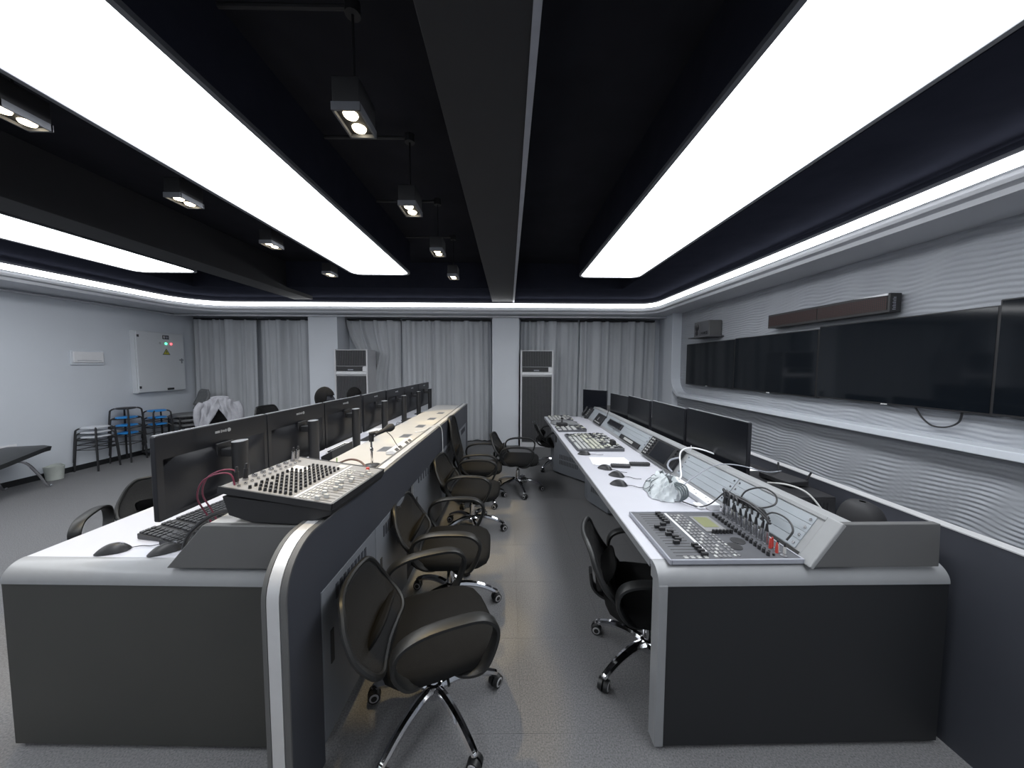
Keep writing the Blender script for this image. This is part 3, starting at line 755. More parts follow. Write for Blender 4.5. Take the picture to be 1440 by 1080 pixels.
stack(sb, 3, -6.11, 5.37, R(10), .125, 'blue-topped black stool, %s blue one under the dark stool')
sd = stool('dark-topped stool crowning the taller stack of blue stools', 'dark stools', (-6.11, 5.37, .395), R(10), 'blk', .47, .115, 2.6)
stack(sb, 3, -6.05, 5.78, R(-14), .115, 'blue-topped black stool, %s of the low stack next to the upholstered chairs', .07)
# base crate under the low blue stack so that it rests on something: a flat trolley board
t = thing('stool_dolly', 'low black board on small wheels under the low stack of blue stools', 'dolly', (-6.05, 5.78, 0), R(-14))
obj('board', MB().prism(rounded(-.16, .16, -.16, .16, .03, 3), 'z', .045, .068), 'blk', t)
for a in (-1, 1):
    for b in (-1, 1): obj('wheel', MB().cyl((a*.12-.01, b*.12, .0225), (a*.12+.01, b*.12, .0225), .0225, n=12), 'rubber', t)

def side_chair(label, group, loc, rz, cloth='uph', back=True):
    t = thing('upholstered_chair', label, 'chair', loc, rz, group)
    obj('seat', MB().pillow((0, 0), .225, .235, .42, .475, p=3.2, dome=.012), cloth, t, smooth=True)
    P_ = lambda u, v: (-.20-.09*v-.02*sin(pi*v)+.035*u*u, u*(.225-.02*v)*(1 if v < .7 else 1-.35*((v-.7)/.3)**2), .60+.30*v)
    mb = MB(); mb.grid(lambda i, j: P_(2*i-1, j), 12, 8)
    obj('backrest', mb, cloth, t, smooth=True, solid=.035)
    for sy in (-1, 1):
        obj('frame_side', MB().tube([(.20, sy*.235, 0), (.19, sy*.235, .40), (.13, sy*.238, .425), (-.15, sy*.238, .425), (-.215, sy*.225, .52), (-.255, sy*.20, .72)], .011, 8, 4), 'blk', t, smooth=True)
        obj('rear_leg', MB().tube([(-.10, sy*.24, .425), (-.17, sy*.245, .25), (-.25, sy*.25, 0)], .011, 8, 3), 'blk', t, smooth=True)
    obj('cross_bar', MB().cyl((.13, -.235, .41), (.13, .235, .41), .010, n=8), 'blk', t)
    return t
u0 = side_chair('', 'grey upholstered chairs stacked in the corner', (-5.95, 6.22, 0), R(-118))
u0['label'] = 'grey upholstered chair, lowest of the corner stack beside the draped jacket'
dup(u0, (-5.95, 6.22, .085), R(-118), 'grey upholstered chair, middle of the corner stack beside the draped jacket')
dup(u0, (-5.95, 6.22, .17), R(-118), 'grey upholstered chair, topmost of the corner stack, its backrest against the curtain')
jc = office_chair('black chair in the corner with a grey jacket hung over its back', 'high-backed black office chairs', True, loc=(-4.86, 5.75, 0), rz=R(120), base_rot=R(10))
# jacket draped over that chair's back
t = thing('jacket', 'light grey jacket draped over the back of a black chair in the corner', 'jacket', (-4.86, 5.75, 0), R(120))
def jk(u, v):
    a = (u-.5)*2; s_ = (v-.5)*2                     # v runs front hem -> over the top -> rear hem
    w = .215+.04*abs(s_)
    top = 1.015-.10*abs(a)**2.2
    drop = (.36 if s_ < 0 else .22)*max(0, abs(s_)-.16)/.84
    if s_ < 0: drop *= (.45+.75*min(1, abs(a)*1.6))     # opening in the middle of the rear side
    x = -.335 + (.052 if s_ > 0 else -.062)*min(1, abs(s_)*4) + .012*sin(11*a+7*s_)+.01*sin(23*a-5*s_)
    if s_ < 0: x -= .05*abs(s_)
    return (x, a*w+.01*sin(9*s_+3*a), top-drop+.006*sin(17*a))
obj('cloth', MB().grid(jk, 36, 24), 'jacket', t, smooth=True, solid=.012)
for sy in (-1, 1):
    obj('sleeve', MB().tube([(-.37, sy*.215, .93), (-.405, sy*.262, .84), (-.415, sy*.272, .70), (-.40, sy*.262, .58)], .05, 10, 5, rs=(.052, .040)), 'jacket', t, smooth=True)
obj('collar', MB().tube([(-.345, -.11, 1.012), (-.355, 0, 1.027), (-.345, .11, 1.012)], .020, 8, 5), 'jacket', t, smooth=True)

t = thing('lounge_chair', 'dark leather lounge chair with bent chrome legs at the left picture edge', 'chair', (-5.88, 3.74, 0), R(108))
mb = MB(); mb.ribbon([(-.27, 0, .415), (-.1, 0, .43), (.15, 0, .462), (.36, 0, .487), (.46, 0, .490), (.50, 0, .478)], (0, 1, 0), .56, .085, 6, .40)
obj('seat', mb, 'leather', t, smooth=True)
mb = MB(); mb.ribbon([(-.30, 0, .44), (-.36, 0, .58), (-.42, 0, .74), (-.50, 0, .92)], (0, 1, 0), .54, .055, 6, .46); obj('backrest', mb, 'leather', t, smooth=True)
for sy in (-1, 1):
    obj('leg', MB().tube([(.05, sy*.16, .43), (.20, sy*.18, .38), (.33, sy*.19, .20), (.42, sy*.20, .02), (.47, sy*.20, .013)], .014, 8, 5), 'chrome', t, smooth=True)
    obj('leg', MB().tube([(.0, sy*.16, .42), (-.16, sy*.18, .36), (-.27, sy*.19, .20), (-.36, sy*.20, .02), (-.41, sy*.20, .013)], .014, 8, 5), 'chrome', t, smooth=True)
obj('under_frame', MB().box(-.15, .12, -.17, .17, .395, .415), 'steel', t)
t = thing('waste_bin', 'small pale bin standing on the carpet by the left wall', 'bin', (-6.13, 4.50, 0), 0)
obj('bucket', MB().lathe([(.075, 0), (.09, .17), (.094, .18), (.086, .18), (.070, .012)], n=24), 'bin', t, smooth=True)
obj('handle', MB().tube([(0, -.09, .175), (.02, -.05, .205), (.025, 0, .212), (.02, .05, .205), (0, .09, .175)], .005, 6, 4), 'bin', t, smooth=True)

# ------------------------------------------------------------------ things on the left console
def at(name, label, cat, xyz, rz=0, group=None): return thing(name, label, cat, xyz, rz, group)
# analogue mixer lying on the ledge: operator side (faders) towards the aisle
t = at('audio_mixer', 'grey analogue mixer with rows of black knobs lying on the left console ledge', 'mixer', Lw(-.90, 1.49, .948), AL+R(-4))
NX0, NX1, HY = -.235, .235, .215
TM = Matrix(((cos(R(6.5)), 0, sin(R(6.5)), 0), (0, 1, 0, 0), (-sin(R(6.5)), 0, cos(R(6.5)), .095), (0, 0, 0, 1)))
obj('body', MB().prism([(-.225, .105), (-.20, .028), (-.10, .002), (.10, .002), (.225, .045), (.238, .068)], 'y', -HY+.006, HY-.006), 'blkm', t, bevel=.004)
mb = MB(); mb.T = TM; mb.prism(rounded(NX0, NX1, -HY, HY, .008, 3), 'z', .012, .024); fc = obj('faceplate', mb, 'mixer', t, bevel=.002)
mb = MB(); mb.T = TM; mb.box(NX0, NX1, -HY-.004, -HY+.004, .0, .026); mb.box(NX0, NX1, HY-.004, HY+.004, .0, .026); mb.box(NX1-.006, NX1+.003, -HY, HY, .0, .026); obj('side_trim', mb, 'blk', t)
mb = MB(); mb.T = TM; mb.box(.072, .080, -HY+.01, HY-.02, .0235, .026); mb.box(-.15, -.07, .03, .10, .0235, .0255); mb.k = 1; mb.box(.02, .06, .15, .19, .0235, .0255)
obj('scribble_strip', mb, ['white', 'keyl'], fc)
mb = MB(); mb.T = TM
for i in range(12):
    y = -.19+i*.0285
    for j in range(9):
        if j < 2 and i > 8: continue
        x = -.125+j*.0215
        if j == 1 and i % 3 == 0: continue
        mb.cyl((x, y, .024), (x, y, .037), .0062, .0052, 8)
obj('knobs', mb, 'blk', t, kind='stuff')
mb = MB(); mb.T = TM
for i in range(12):
    for j in range(9):
        x = -.125+j*.0215+.0105; mb.cbox(x, -.19+i*.0285+.012, .0246, .005, .004, .0016)
for i in range(14):
    y = -.195+i*.0255
    for j in range(3): mb.cbox(.095+j*.014, y, .025, .008, .012, .004)
obj('buttons', mb, 'keyl', t, kind='stuff')
mb = MB(); mb.T = TM
for i in range(14):
    y = -.195+i*.0255; mb.k = 0; mb.cbox(.178, y, .0243, .085, .0028, .001)
    x = .150+.02*sin(i*1.7)+(.03 if i > 10 else 0); mb.k = 1; mb.cbox(x+.012, y, .032, .017, .011, .014)
obj('faders', mb, ['grate', 'keyl'], t, kind='stuff')
mb = MB(); mb.T = TM
for i in range(8): mb.cyl((-.205, -.17+i*.045, .024), (-.205, -.17+i*.045, .034), .011, .010, 10)
for i in range(12): mb.cyl((-.172, -.19+i*.031, .024), (-.172, -.19+i*.031, .031), .006, .006, 8)
obj('jack_sockets', mb, 'steel', t, kind='stuff')
for i, y in enumerate((-.17, -.125, .145, .175)):
    mb = MB(); mb.T = TM; mb.cyl((-.205, y, .03), (-.205, y, .075), .009, .008, 10); mb.k = 1; mb.cyl((-.205, y, .075), (-.205, y, .095), .006, .004, 8)
    obj('plug', mb, ['blk' if i < 2 else 'steel', 'blk'], t, smooth=True)
mb = MB(); mb.T = TM; mb.cyl((.17, .175, .024), (.17, .175, .037), .010, .008, 10); obj('talk_button', mb, 'redp', t, smooth=True)
px, py, pz = Lw(-1.105, 1.32, 1.13)
for k, (dx, dy) in enumerate(((0, 0), (-.02, .045))):
    tag(obj('audio_cable', MB().tube([(px+dx, py+dy, pz-.04), (px+dx-.01, py+dy-.005, pz+.005), (px+dx-.05, py+dy-.02, pz+.012), (px+dx-.11, py+dy-.02, pz-.02), (px+dx-.16, py+dy+.01, pz-.10), (px+dx-.165, py+dy+.06, pz-.20), (px+dx-.12, py+dy+.06, pz-.31), (px-.07-dx, py+.02+dy, pz-.345+.008)], .0032, 7, 6), 'pink', smooth=True),
        ('outer' if k else 'inner')+' of two thin dark red cables arching out of the analogue mixer', 'cable', 'dark red cables at the mixer')
tag(obj('thick_cable', MB().tube([Lw(-1.12, 1.36, .975), Lw(-1.22, 1.345, .955), Lw(-1.315, 1.34, .88), Lw(-1.365, 1.36, .79), Lw(-1.37, 1.42, .782)], .009, 8, 6), 'blk', smooth=True), 'thick black cable hanging from the analogue mixer down to the desk', 'cable')
a = Lw(-.80, 1.76, 0); b = Lw(-1.10, 1.98, 0)
tag(obj('microphone_cable', MB().tube([(a[0], a[1]+.10, .952), (a[0]-.03, a[1]+.14, .975), (a[0]-.09, a[1]+.19, 1.003), (a[0]-.17, a[1]+.22, 1.005), (a[0]-.25, a[1]+.20, .975), (b[0], b[1]-.02, .952)], .006, 8, 6), 'brown', smooth=True), 'dark brown cable arching over the cream ledge behind the analogue mixer', 'cable')
tag(obj('cable_tie', MB().tube([(a[0]-.19, a[1]+.13, .952), (a[0]-.205, a[1]+.15, .985), (a[0]-.215, a[1]+.17, 1.03)], .004, 6, 4), 'green', smooth=True), 'short green tie sticking up beside the brown cable on the cream ledge', 'tie')
# table microphone
t = at('table_microphone', 'short chrome table microphone stand with a black microphone on the cream ledge', 'microphone', Lw(-.855, 2.02, .946), AL)
obj('base', MB().lathe([(.055, 0), (.055, .008), (.045, .016), (.012, .022)], n=24), 'blk', t, smooth=True)
obj('pole', MB().lathe([(.007, .02), (.007, .10), (.010, .102), (.010, .12), (.006, .122), (.006, .165)], n=14), 'chrome', t, smooth=True)
mb = MB(); mb.cyl((0, 0, .160), (0, 0, .20), .014, .016, 14); mb.cyl((-.012, -.005, .205), (.035, .02, .213), .013, .012, 14); obj('clip', mb, 'blk', t, smooth=True)
mb = MB(); mb.lathe([(.011, -.05), (.014, .02), (.019, .035), (.024, .05), (.025, .065), (.020, .082), (.009, .09)], n=18)
h = obj('microphone_head', mb, 'blkm', t, smooth=True); h.matrix_local = Matrix.Translation((.055, .03, .217)) @ Matrix.Rotation(R(60), 4, 'Z') @ Matrix.Rotation(R(78), 4, 'Y')
tag(obj('thin_wire', MB().tube([Lw(-.80, 2.08, 1.165), Lw(-.80, 2.2, 1.10), Lw(-.82, 2.36, 1.0), Lw(-.83, 2.45, .972)], .0025, 6, 5), 'blk', smooth=True), 'thin black wire slanting from the table microphone down to the outlet strip', 'cable')
# outlet strip on the ledge
t = at('power_strip', 'white outlet strip with dark sockets lying on the cream ledge beside the pale trim', 'power strip', Lw(-.835, 2.50, .946), AL)
obj('case', MB().prism([(-.045, 0), (-.045, .022), (.0, .034), (.028, .012), (.028, 0)], 'y', -.20, .20), 'white', t, bevel=.003)
for k in range(5):
    if k == 2: continue
    mb = MB(); mb.T = Matrix(((.787, 0, .618, .0135), (0, 1, 0, -.145+k*.072), (-.618, 0, .787, .0235), (0, 0, 0, 1))); mb.cbox(0, 0, 0, .024, .050, .003); obj('socket', mb, 'hood', t)
tag(obj('white_cable', MB().tube([Lw(-.90, 3.05, .950), Lw(-.84, 3.12, .951), Lw(-.79, 3.2, .975), Lw(-.735, 3.25, .978), Lw(-.705, 3.27, .94), Lw(-.697, 3.28, .80), Lw(-.695, 3.27, .55), Lw(-.69, 3.25, .40)], .004, 7, 6), 'white', smooth=True), 'thin white cable running over the board edge and down its face by the chairs', 'cable')
# keyboards and mice
def keyboard(label, loc, rz, w=.44, d=.15, m_='key', base='blk'):
    t = at('keyboard', label, 'keyboard', loc, rz)
    obj('tray', MB().prism([(-d/2, .004), (-d/2, .012), (d/2, .026), (d/2, .0), ], 'y', -w/2, w/2), base, t, bevel=.003)
    sl = Matrix.Translation((0, 0, .019)) @ Matrix.Rotation(-math.atan2(.014, d), 4, 'Y')
    mb = MB(); mb.T = sl
    nr, nc = 6, int(w/.0205)
    for r in range(nr):
        for c in range(nc):
            if c in (int(nc*.68), int(nc*.82)): continue
            if r == 0 and 3 <= c <= 8 and c != 3: continue
            x = -d/2+.014+r*(d-.028)/(nr-1); y = -w/2+.014+c*(w-.028)/(nc-1)
            ww = .0165 if not (r == 0 and c == 3) else .10
            mb.cbox(x, y+(ww-.0165)/2, .004, .016, ww, .007)
    obj('keys', mb, m_, t, kind='stuff')
    return t
keyboard('black keyboard on the white desktop in front of the nearest left monitor', Lw(-1.60, 1.69, .771), AL+R(-10)+pi, .44, .15)
keyboard('second black keyboard with a silver line, closer to the hood of the left console', Lw(-1.452, 1.63, .771), AL+R(-12)+pi, .42, .13)
def mouse(label, loc, rz, group=None, sc=1):
    t = at('computer_mouse', label, 'mouse', loc, rz, group)
    def fn(u, v):
        a = 2*pi*u; r = sin(v*pi/2); n = abs(cos(a))**2.6+abs(sin(a))**2.6
        return (sc*.058*r*cos(a)/n**(1/2.6), sc*.032*r*sin(a)/n**(1/2.6), sc*(.034*(1-r**2.4)*(1+.15*cos(a)*r)+.002))
    obj('shell', MB().grid(fn, 24, 10), 'blk', t, smooth=True)
    obj('underside', MB().prism([(sc*.055*cos(2*pi*k/20), sc*.030*sin(2*pi*k/20)) for k in range(20)], 'z', 0, .004), 'blkm', t)
    w = obj('wheel', MB().cyl((sc*.028, -.003, sc*.028), (sc*.028, .003, sc*.028), sc*.007, n=12), 'lip', t, smooth=True)
    obj('cord', MB().tube([(sc*.055, 0, .007), (sc*.09, .008, .005), (sc*.13, -.004, .004), (sc*.17, .01, .004)], .0018, 6, 5), 'blk', t, smooth=True)
    return t
mouse('black mouse at the near left corner of the left desktop', Lw(-1.70, 1.385, .771), AL+R(20))
mouse('black mouse between the keyboard and the console hood on the left desktop', Lw(-1.475, 1.39, .771), AL+R(38))
# black fader unit and papers between the monitors and the hood
t = at('fader_unit', 'low black fader unit with small white buttons between left monitors and cream ledge', 'controller', Lw(-1.245, 2.90, .945), AL+R(1))
t.location.z = .8
t.location = Lw(-1.392, 2.50, .772); 
obj('body', MB().prism([(-.05, 0), (-.05, .105), (.035, .150), (.040, .0)], 'y', -.02, .31), 'blk', t, bevel=.003)
mb = MB(); mb.T = Matrix.Translation((-.01, .145, .128)) @ Matrix.Rotation(R(-25), 4, 'Y')
for q in range(9):
    mb.k = 0; mb.cbox(.022, -.12+q*.03, .004, .010, .012, .006); mb.k = 1; mb.cbox(-.005, -.11+q*.03, .006, .018, .012, .012); mb.k = 0; mb.cbox(-.028, -.11+q*.03, .003, .008, .008, .005)
obj('buttons', mb, ['keyl', 'blkm'], t, kind='stuff')
for k, (x, y, r) in enumerate(((-1.63, 2.42, 20), (-1.62, 3.25, -15), (-1.63, 4.0, 8))):
    tag(obj('paper_sheet', MB().box(-.10, .10, -.14, .14, 0, .0015), 'paper'), 'white paper sheet on the left desktop in front of the %s monitor' % ('second', 'third', 'fourth')[k], 'paper', 'paper sheets on the left desktop').location = Lw(x, y, .7715)
def tangle(name, label, base, seed, n=3, m_='blk', r=.003, ex=.10, ey=.16):
    rnd = random.Random(seed); mb = MB()
    for k in range(n):
        pts = []; x, y = rnd.uniform(-ex, ex), -ey
        for q in range(7):
            pts.append((x+rnd.uniform(-ex, ex)*.6, -ey+2*ey*q/6+rnd.uniform(-.02, .02), .004+abs(rnd.gauss(0, .012))))
        mb.tube(pts, r, 6, 4)
    o = tag(obj(name, mb, m_, smooth=True, kind='stuff'), label, 'cables'); o.location = base; return o
tangle('cable_tangle', 'black cables lying loose on the left desktop by the fourth monitor', Lw(-1.40, 3.28, .773), 3)
tangle('cable_tangle', 'black cables lying loose on the left desktop by the fifth monitor', Lw(-1.42, 4.50, .773), 5, 4)

# ------------------------------------------------------------------ things on the right console
DZ = .771
t = at('digital_mixer', 'dark grey digital mixer with a green display let into the right console top', 'mixer', Rw(.935, 1.525, DZ), AR)
hx, hy = .270, .217
obj('faceplate', MB().box(-hx, hx, -hy, hy, 0, .016), 'mixdark', t, bevel=.002)
mb = MB(); mb.box(-hx-.008, -hx, -hy-.008, hy+.008, 0, .020); mb.box(hx, hx+.008, -hy-.008, hy+.008, 0, .020); mb.box(-hx, hx, -hy-.008, -hy, 0, .020); mb.box(-hx, hx, hy, hy+.008, 0, .020)
obj('frame', mb, 'lip', t, bevel=.002)
mb = MB()
for i in range(17): mb.box(-.235, -.125, -.20+.0+i*.0238-.0012+.012, -.20+i*.0238+.0012+.012, .016, .0168)
obj('fader_slots', mb, 'grate', t, kind='stuff')
rf = random.Random(4); mb = MB()
for i in range(17):
    y = -.188+i*.0238
    x = -.135 if i > 11 else (-.205+.012*(i % 2) if i in (10, 9) else (-.165-.02*(i % 3 == 1) if i > 3 else -.115))
    mb.cbox(x, y, .0235, .026, .013, .014); 
obj('fader_caps', mb, 'blk', t, kind='stuff')
obj('scribble_strip', MB().box(-.098, -.086, -.16, .205, .0155, .018), 'white', t)
mb = MB()
for i in range(15):
    for j in range(4):
        mb.k = (i*3+j) % 4 == 0; mb.cbox(-.072+j*.019, -.195+i*.0265, .0175, .011, .016, .004)
for i in range(4):
    mb.k = 1; mb.cbox(-.20+.028*i, -.205, .0172, .016, .006, .003); mb.cbox(-.20+.028*i, -.195, .0172, .016, .004, .003)
for i in range(9):
    for j in range(2): mb.k = (i+j) % 5 == 0; mb.cbox(.012+j*.017, -.19+i*.021, .0175, .009, .012, .004)
obj('buttons', mb, ['mixer', 'keyl'], t, kind='stuff')
obj('display_bezel', MB().box(.012, .118, .005, .165, .0155, .0205), 'mixer', t, bevel=.002)
obj('display', MB().box(.026, .098, .045, .15, .020, .0215), 'lcd', t)
mb = MB()
for i in range(6): mb.cyl((.038+i*.017, -.005, .016), (.038+i*.017, -.005, .034), .008, .0065, 10)
mb.cyl((.06, -.12, .016), (.06, -.12, .018), .03, .03, 24); mb.cyl((.105, -.075, .016), (.105, -.075, .018), .03, .03, 24)
obj('encoders', mb, 'blk', t, kind='stuff')
mb = MB()
for i in range(16): mb.cyl((.152, -.19+i*.0245, .016), (.152, -.19+i*.0245, .033), .0072, .006, 10)
for i in range(16): mb.cyl((.176, -.19+i*.0245, .016), (.176, -.19+i*.0245, .024), .0045, .0045, 8)
obj('gain_knobs', mb, 'blk', t, kind='stuff')
mb = MB()
for i in range(12): mb.cyl((.215, -.195+i*.0325, .012), (.215, -.195+i*.0325, .019), .0125, .0125, 12)
obj('jack_sockets', mb, 'steel', t, kind='stuff')
rng = random.Random(11)
for i in range(10):
    y = -.10+i*.0325; lx, ly = rng.uniform(-.008, .012), rng.uniform(-.008, .008)
    mb = MB(); mb.k = 0; mb.cyl((.215, y, .018), (.215+lx*.5, y+ly*.5, .075), .0095, .0090, 10); mb.k = 1; mb.cyl((.215+lx*.5, y+ly*.5, .075), (.215+lx, y+ly, .108), .0075, .004, 8)
    obj('plug', mb, ['steel', 'blk'], t, smooth=True)
for i, (x, y) in enumerate(((.205, -.135), (.225, -.15), (.205, -.17), (.235, -.175), (.222, -.125))):
    mb = MB(); mb.cyl((x, y, .016), (x, y, .045), .006, .005, 8); mb.k = 1; mb.cyl((x, y, .045), (x, y, .060), .0045, .003, 8)
    obj('phono_plug', mb, ['redp' if i % 2 == 0 else 'keyl', 'redp' if i % 2 == 0 else 'blk'], t, smooth=True)
X0 = lambda x, y, z: Rw(.935+x, 1.525+y, DZ+z)
mb = MB()
for i in range(10):
    y = -.10+i*.0325
    mb.tube([X0(.22, y, .105), X0(.228+.004*(i%3), y+.015, .128+.004*(i%2)), X0(.236+.004*(i%3), min(.215, y+.05), .128), X0(.240+.005*(i%4), .215+.003*i, .108+.003*i), X0(.262+.002*i, .245, .075), X0(.272, .262, .035), X0(.276, .30, .008)], .0052, 7, 5)
for q in range(5):
    mb.tube([X0(.222+.006*q, -.11+.012*q, .112+.006*(q%3)), X0(.226+.005*q, -.03, .128+.007*((q+1)%3)), X0(.230+.005*q, .05, .124+.008*((q+2)%3)), X0(.236+.005*q, .14, .128+.006*(q%2)), X0(.24+.006*q, .225, .10+.006*q)], .0052, 7, 5)
tag(obj('cable_bundle', mb, 'blk', smooth=True, kind='stuff'), 'bundle of black cables bending over the plugs of the digital mixer', 'cables')
tag(obj('cable_loop', MB().tube([X0(.24, .12, .10), X0(.29, .14, .16), X0(.345, .10, .195), X0(.355, .03, .185), X0(.32, -.01, .155), X0(.27, .02, .125), X0(.235, .08, .105)], .004, 7, 6), 'blk', smooth=True), 'black cable loop leaning on the rack plates above the digital mixer', 'cable')
tag(obj('loose_cable', MB().tube([X0(.23, -.04, .10), X0(.27, -.06, .14), X0(.285, -.12, .14), X0(.275, -.165, .11), X0(.245, -.17, .07)], .004, 7, 6), 'blk', smooth=True), 'black cable bowing down to the red plugs at the near end of the digital mixer', 'cable')
tag(obj('long_cable', MB().tube([X0(.09, .37, .012), X0(.14, .30, .012), X0(.18, .255, .045), X0(.235, .245, .10), X0(.27, .26, .12)], .0035, 7, 6), 'blk', smooth=True), 'black cable crossing the white outlet bar beside the bag', 'cable')
tag(obj('grey_cable', MB().tube([X0(.13, .46, .06), X0(.22, .50, .105), X0(.36, .50, .185), X0(.47, .46, .20), X0(.62, .42, .17), X0(.78, .5, .15)], .0035, 7, 6), 'lip', smooth=True), 'grey cable stretching from the bag over the hood to the rack box', 'cable')
# white outlet bar, eraser
t = at('power_strip', 'long white outlet bar lying at the foot of the hood beyond the digital mixer', 'power strip', Rw(1.155, 2.03, DZ), AR)
obj('case', MB().prism(rounded(-.032, .032, -.235, .235, .006, 3), 'z', 0, .034), 'white', t, bevel=.004)
mb = MB()
for q in range(7): mb.cyl((-.012+.024*(q % 2), -.19+q*.06, .034), (-.012+.024*(q % 2), -.19+q*.06, .035), .004, n=8)
obj('pin_holes', mb, 'grate', t, kind='stuff')
tag(obj('white_adapter', MB().prism(rounded(-.022, .022, -.035, .035, .008, 3), 'z', 0, .014), 'white', bevel=.003), 'small white adapter lying on the desk between bag and digital mixer', 'adapter').location = Rw(1.095, 1.845, DZ)
# plastic bag with line drawing
t = at('plastic_bag', 'crumpled translucent white bag with dark line drawing on the right console', 'bag', Rw(.985, 2.065, DZ), AR+R(-14))
def bagf(u, v):
    a = 2*pi*u; hh = v
    sx, sy = .098, .155
    r = (1-.80*hh**1.6)
    x = sx*cos(a)*abs(cos(a))**-.25*r+.02*hh if abs(cos(a)) > .001 else .02*hh
    y = sy*sin(a)*(abs(sin(a))+.001)**-.3*(1-.15*hh)
    z = .118*hh*(1-.12*sin(3*a))+.002
    k = .006*sin(7*a+5*hh)+.005*sin(13*a-9*hh)+.004*sin(23*a+15*hh)
    if y > 0: z *= 1-.25*(y/sy)*hh
    return (x+k*cos(a), y+k*sin(a), max(.002, z+k*hh))
obj('film', MB().grid(bagf, 48, 14), 'bag', t, smooth=True)
mb = MB()
for pts in (([(.0, .10), (.3, .25), (.5, .12), (.42, -.02), (.2, -.05), (.05, .02), (.0, .10)]), ([(.30, .30), (.55, .38), (.75, .26), (.62, .12), (.40, .15), (.30, .30)]), ([(.1, -.35), (.25, -.30), (.15, -.22), (.35, -.20), (.5, -.26)]), ([(.1, .5), (.45, .48), (.75, .40), (.85, .2)]), ([(.15, -.15), (.5, -.10), (.8, -.12)])):
    q = []
    for hh, yy in pts:
        u = .5-.25*yy; p = Vector(bagf(u, max(.05, hh))); n_ = Vector((-1, 0, .9)).normalized(); q.append(p+n_*.004)
    mb.tube(q, .0018, 5, 4)
obj('line_drawing', mb, 'ink', t, kind='stuff')
mb = MB()
for q in range(4): mb.tube([(.03+.01*q, -.12+.01*q, .10), (.06+.012*q, -.15, .085+.006*q), (.075+.01*q, -.165, .05), (.07, -.15, .01)], .005, 6, 4)
obj('gathered_opening', mb, 'ink', t, kind='stuff', smooth=True)
# mice, papers, small black things
gm = 'black mice on the right console'
mouse('black mouse nearest the white bag on the right console', Rw(.755, 2.20, DZ), AR+R(-25), gm)
mouse('black mouse in the middle of three between bag and papers', Rw(.80, 2.38, DZ), AR+R(-30), gm)
mouse('black mouse touching the near corner of the white papers', Rw(.765, 2.545, DZ), AR+R(-40), gm)
mouse('black mouse at the near edge of the large button panel', Rw(.70, 2.96, DZ), AR+R(-10), gm)
for k, (x, y, r) in enumerate(((.86, 2.745, 0), (.87, 2.74, 5))):
    o = tag(obj('paper_sheet', MB().box(-.15, .15, -.105, .105, 0, .002), 'paper'), ('lower' if k == 0 else 'upper')+' white paper sheet of the two beside the large button panel', 'paper', 'papers on the right console'); o.location = Rw(x, y, DZ+.0022*k); o.rotation_euler = (0, 0, AR+R(-6+r))
for k, (x, y, w, r) in enumerate(((.90, 2.585, .15, -8), (1.07, 2.63, .16, -4))):
    t = at('remote_control', 'flat black remote %s' % ('in front of the white papers' if k == 0 else 'at the foot of the hood beside the white papers'), 'remote', Rw(x, y, DZ+.005), AR+R(r))
    obj('casing', MB().prism(rounded(-w/2, w/2, -.024, .024, .012, 3), 'z', 0, .018), 'blk', t, bevel=.003)
    mb = MB()
    for q in range(18): mb.cbox(-w/2+.025+.018*(q//3), -.012+.012*(q % 3), .019, .010, .007, .003)
    obj('buttons', mb, 'mixdark', t, kind='stuff')
# large button panel (video switcher) and neighbours
def panel(name, label, cat, loc, rz, sx, sy, rows, cols, seed, h=.03, face='mixdark', ext=None):
    t = at(name, label, cat, loc, rz); rnd = random.Random(seed)
    obj('housing', MB().prism([(-sx/2, 0), (-sx/2, h*.6), (sx/2, h), (sx/2, 0)], 'y', -sy/2, sy/2), face, t, bevel=.003)
    mb = MB(); mb.T = Matrix.Translation((0, 0, h*.8)) @ Matrix.Rotation(-math.atan2(h*.4, sx), 4, 'Y')
    for r in range(rows):
        for c in range(cols):
            if rnd.random() < .10: continue
            mb.k = 0 if (r < rows*.6 and c < cols*.75) else rnd.choice((0, 1, 2, 2)); 
            if seed == 1 and 3 <= r <= 5 and mb.k == 0: mb.k = 1
            mb.cbox(-sx*.44+r*sx*.88/(rows-1), -sy*.46+c*sy*.92/(cols-1), .004, sx/rows*.62, sy/cols*.72, .008)
    obj('buttons', mb, ['keyl', 'keyy', 'key'], t, kind='stuff')
    return t
t = panel('video_switcher', 'wide button panel with rows of pale keys on the right console', 'switcher', Rw(.885, 3.41, DZ), AR, .44, .70, 10, 22, 1)
obj('joystick_bar', MB().prism([(-.02, 0), (-.015, .05), (.015, .05), (.02, 0)], 'y', -.04, .04), 'blk', t).location = (.15, -.22, .028)
panel('button_panel', 'smaller button panel behind the wide one on the right console', 'switcher', Rw(.80, 4.10, DZ), AR, .34, .28, 6, 8, 2)
panel('button_panel', 'button panel farther along the right console, next to the dark cloth', 'switcher', Rw(.80, 4.88, DZ), AR, .32, .36, 7, 9, 5)
t = at('joystick_controller', 'small black joystick box standing on the right console before the dark cloth', 'controller', Rw(.715, 4.22, DZ+.022), AR+R(10))
obj('box', MB().box(-.06, .06, -.05, .05, 0, .045), 'blk', t, bevel=.005); obj('stick', MB().lathe([(.020, .045), (.012, .055), (.008, .085), (.018, .092), (.018, .108), (.006, .113)], n=16), 'blk', t, smooth=True)
def clothf(u, v):
    x, y = (u-.5)*.36, (v-.5)*.26; e = max(abs(u-.5), abs(v-.5))*2
    return (x+.012*sin(9*v), y+.02*sin(6*u), .004+.035*(1-e**4)*(.6+.4*sin(17*x+4)*cos(23*y)))
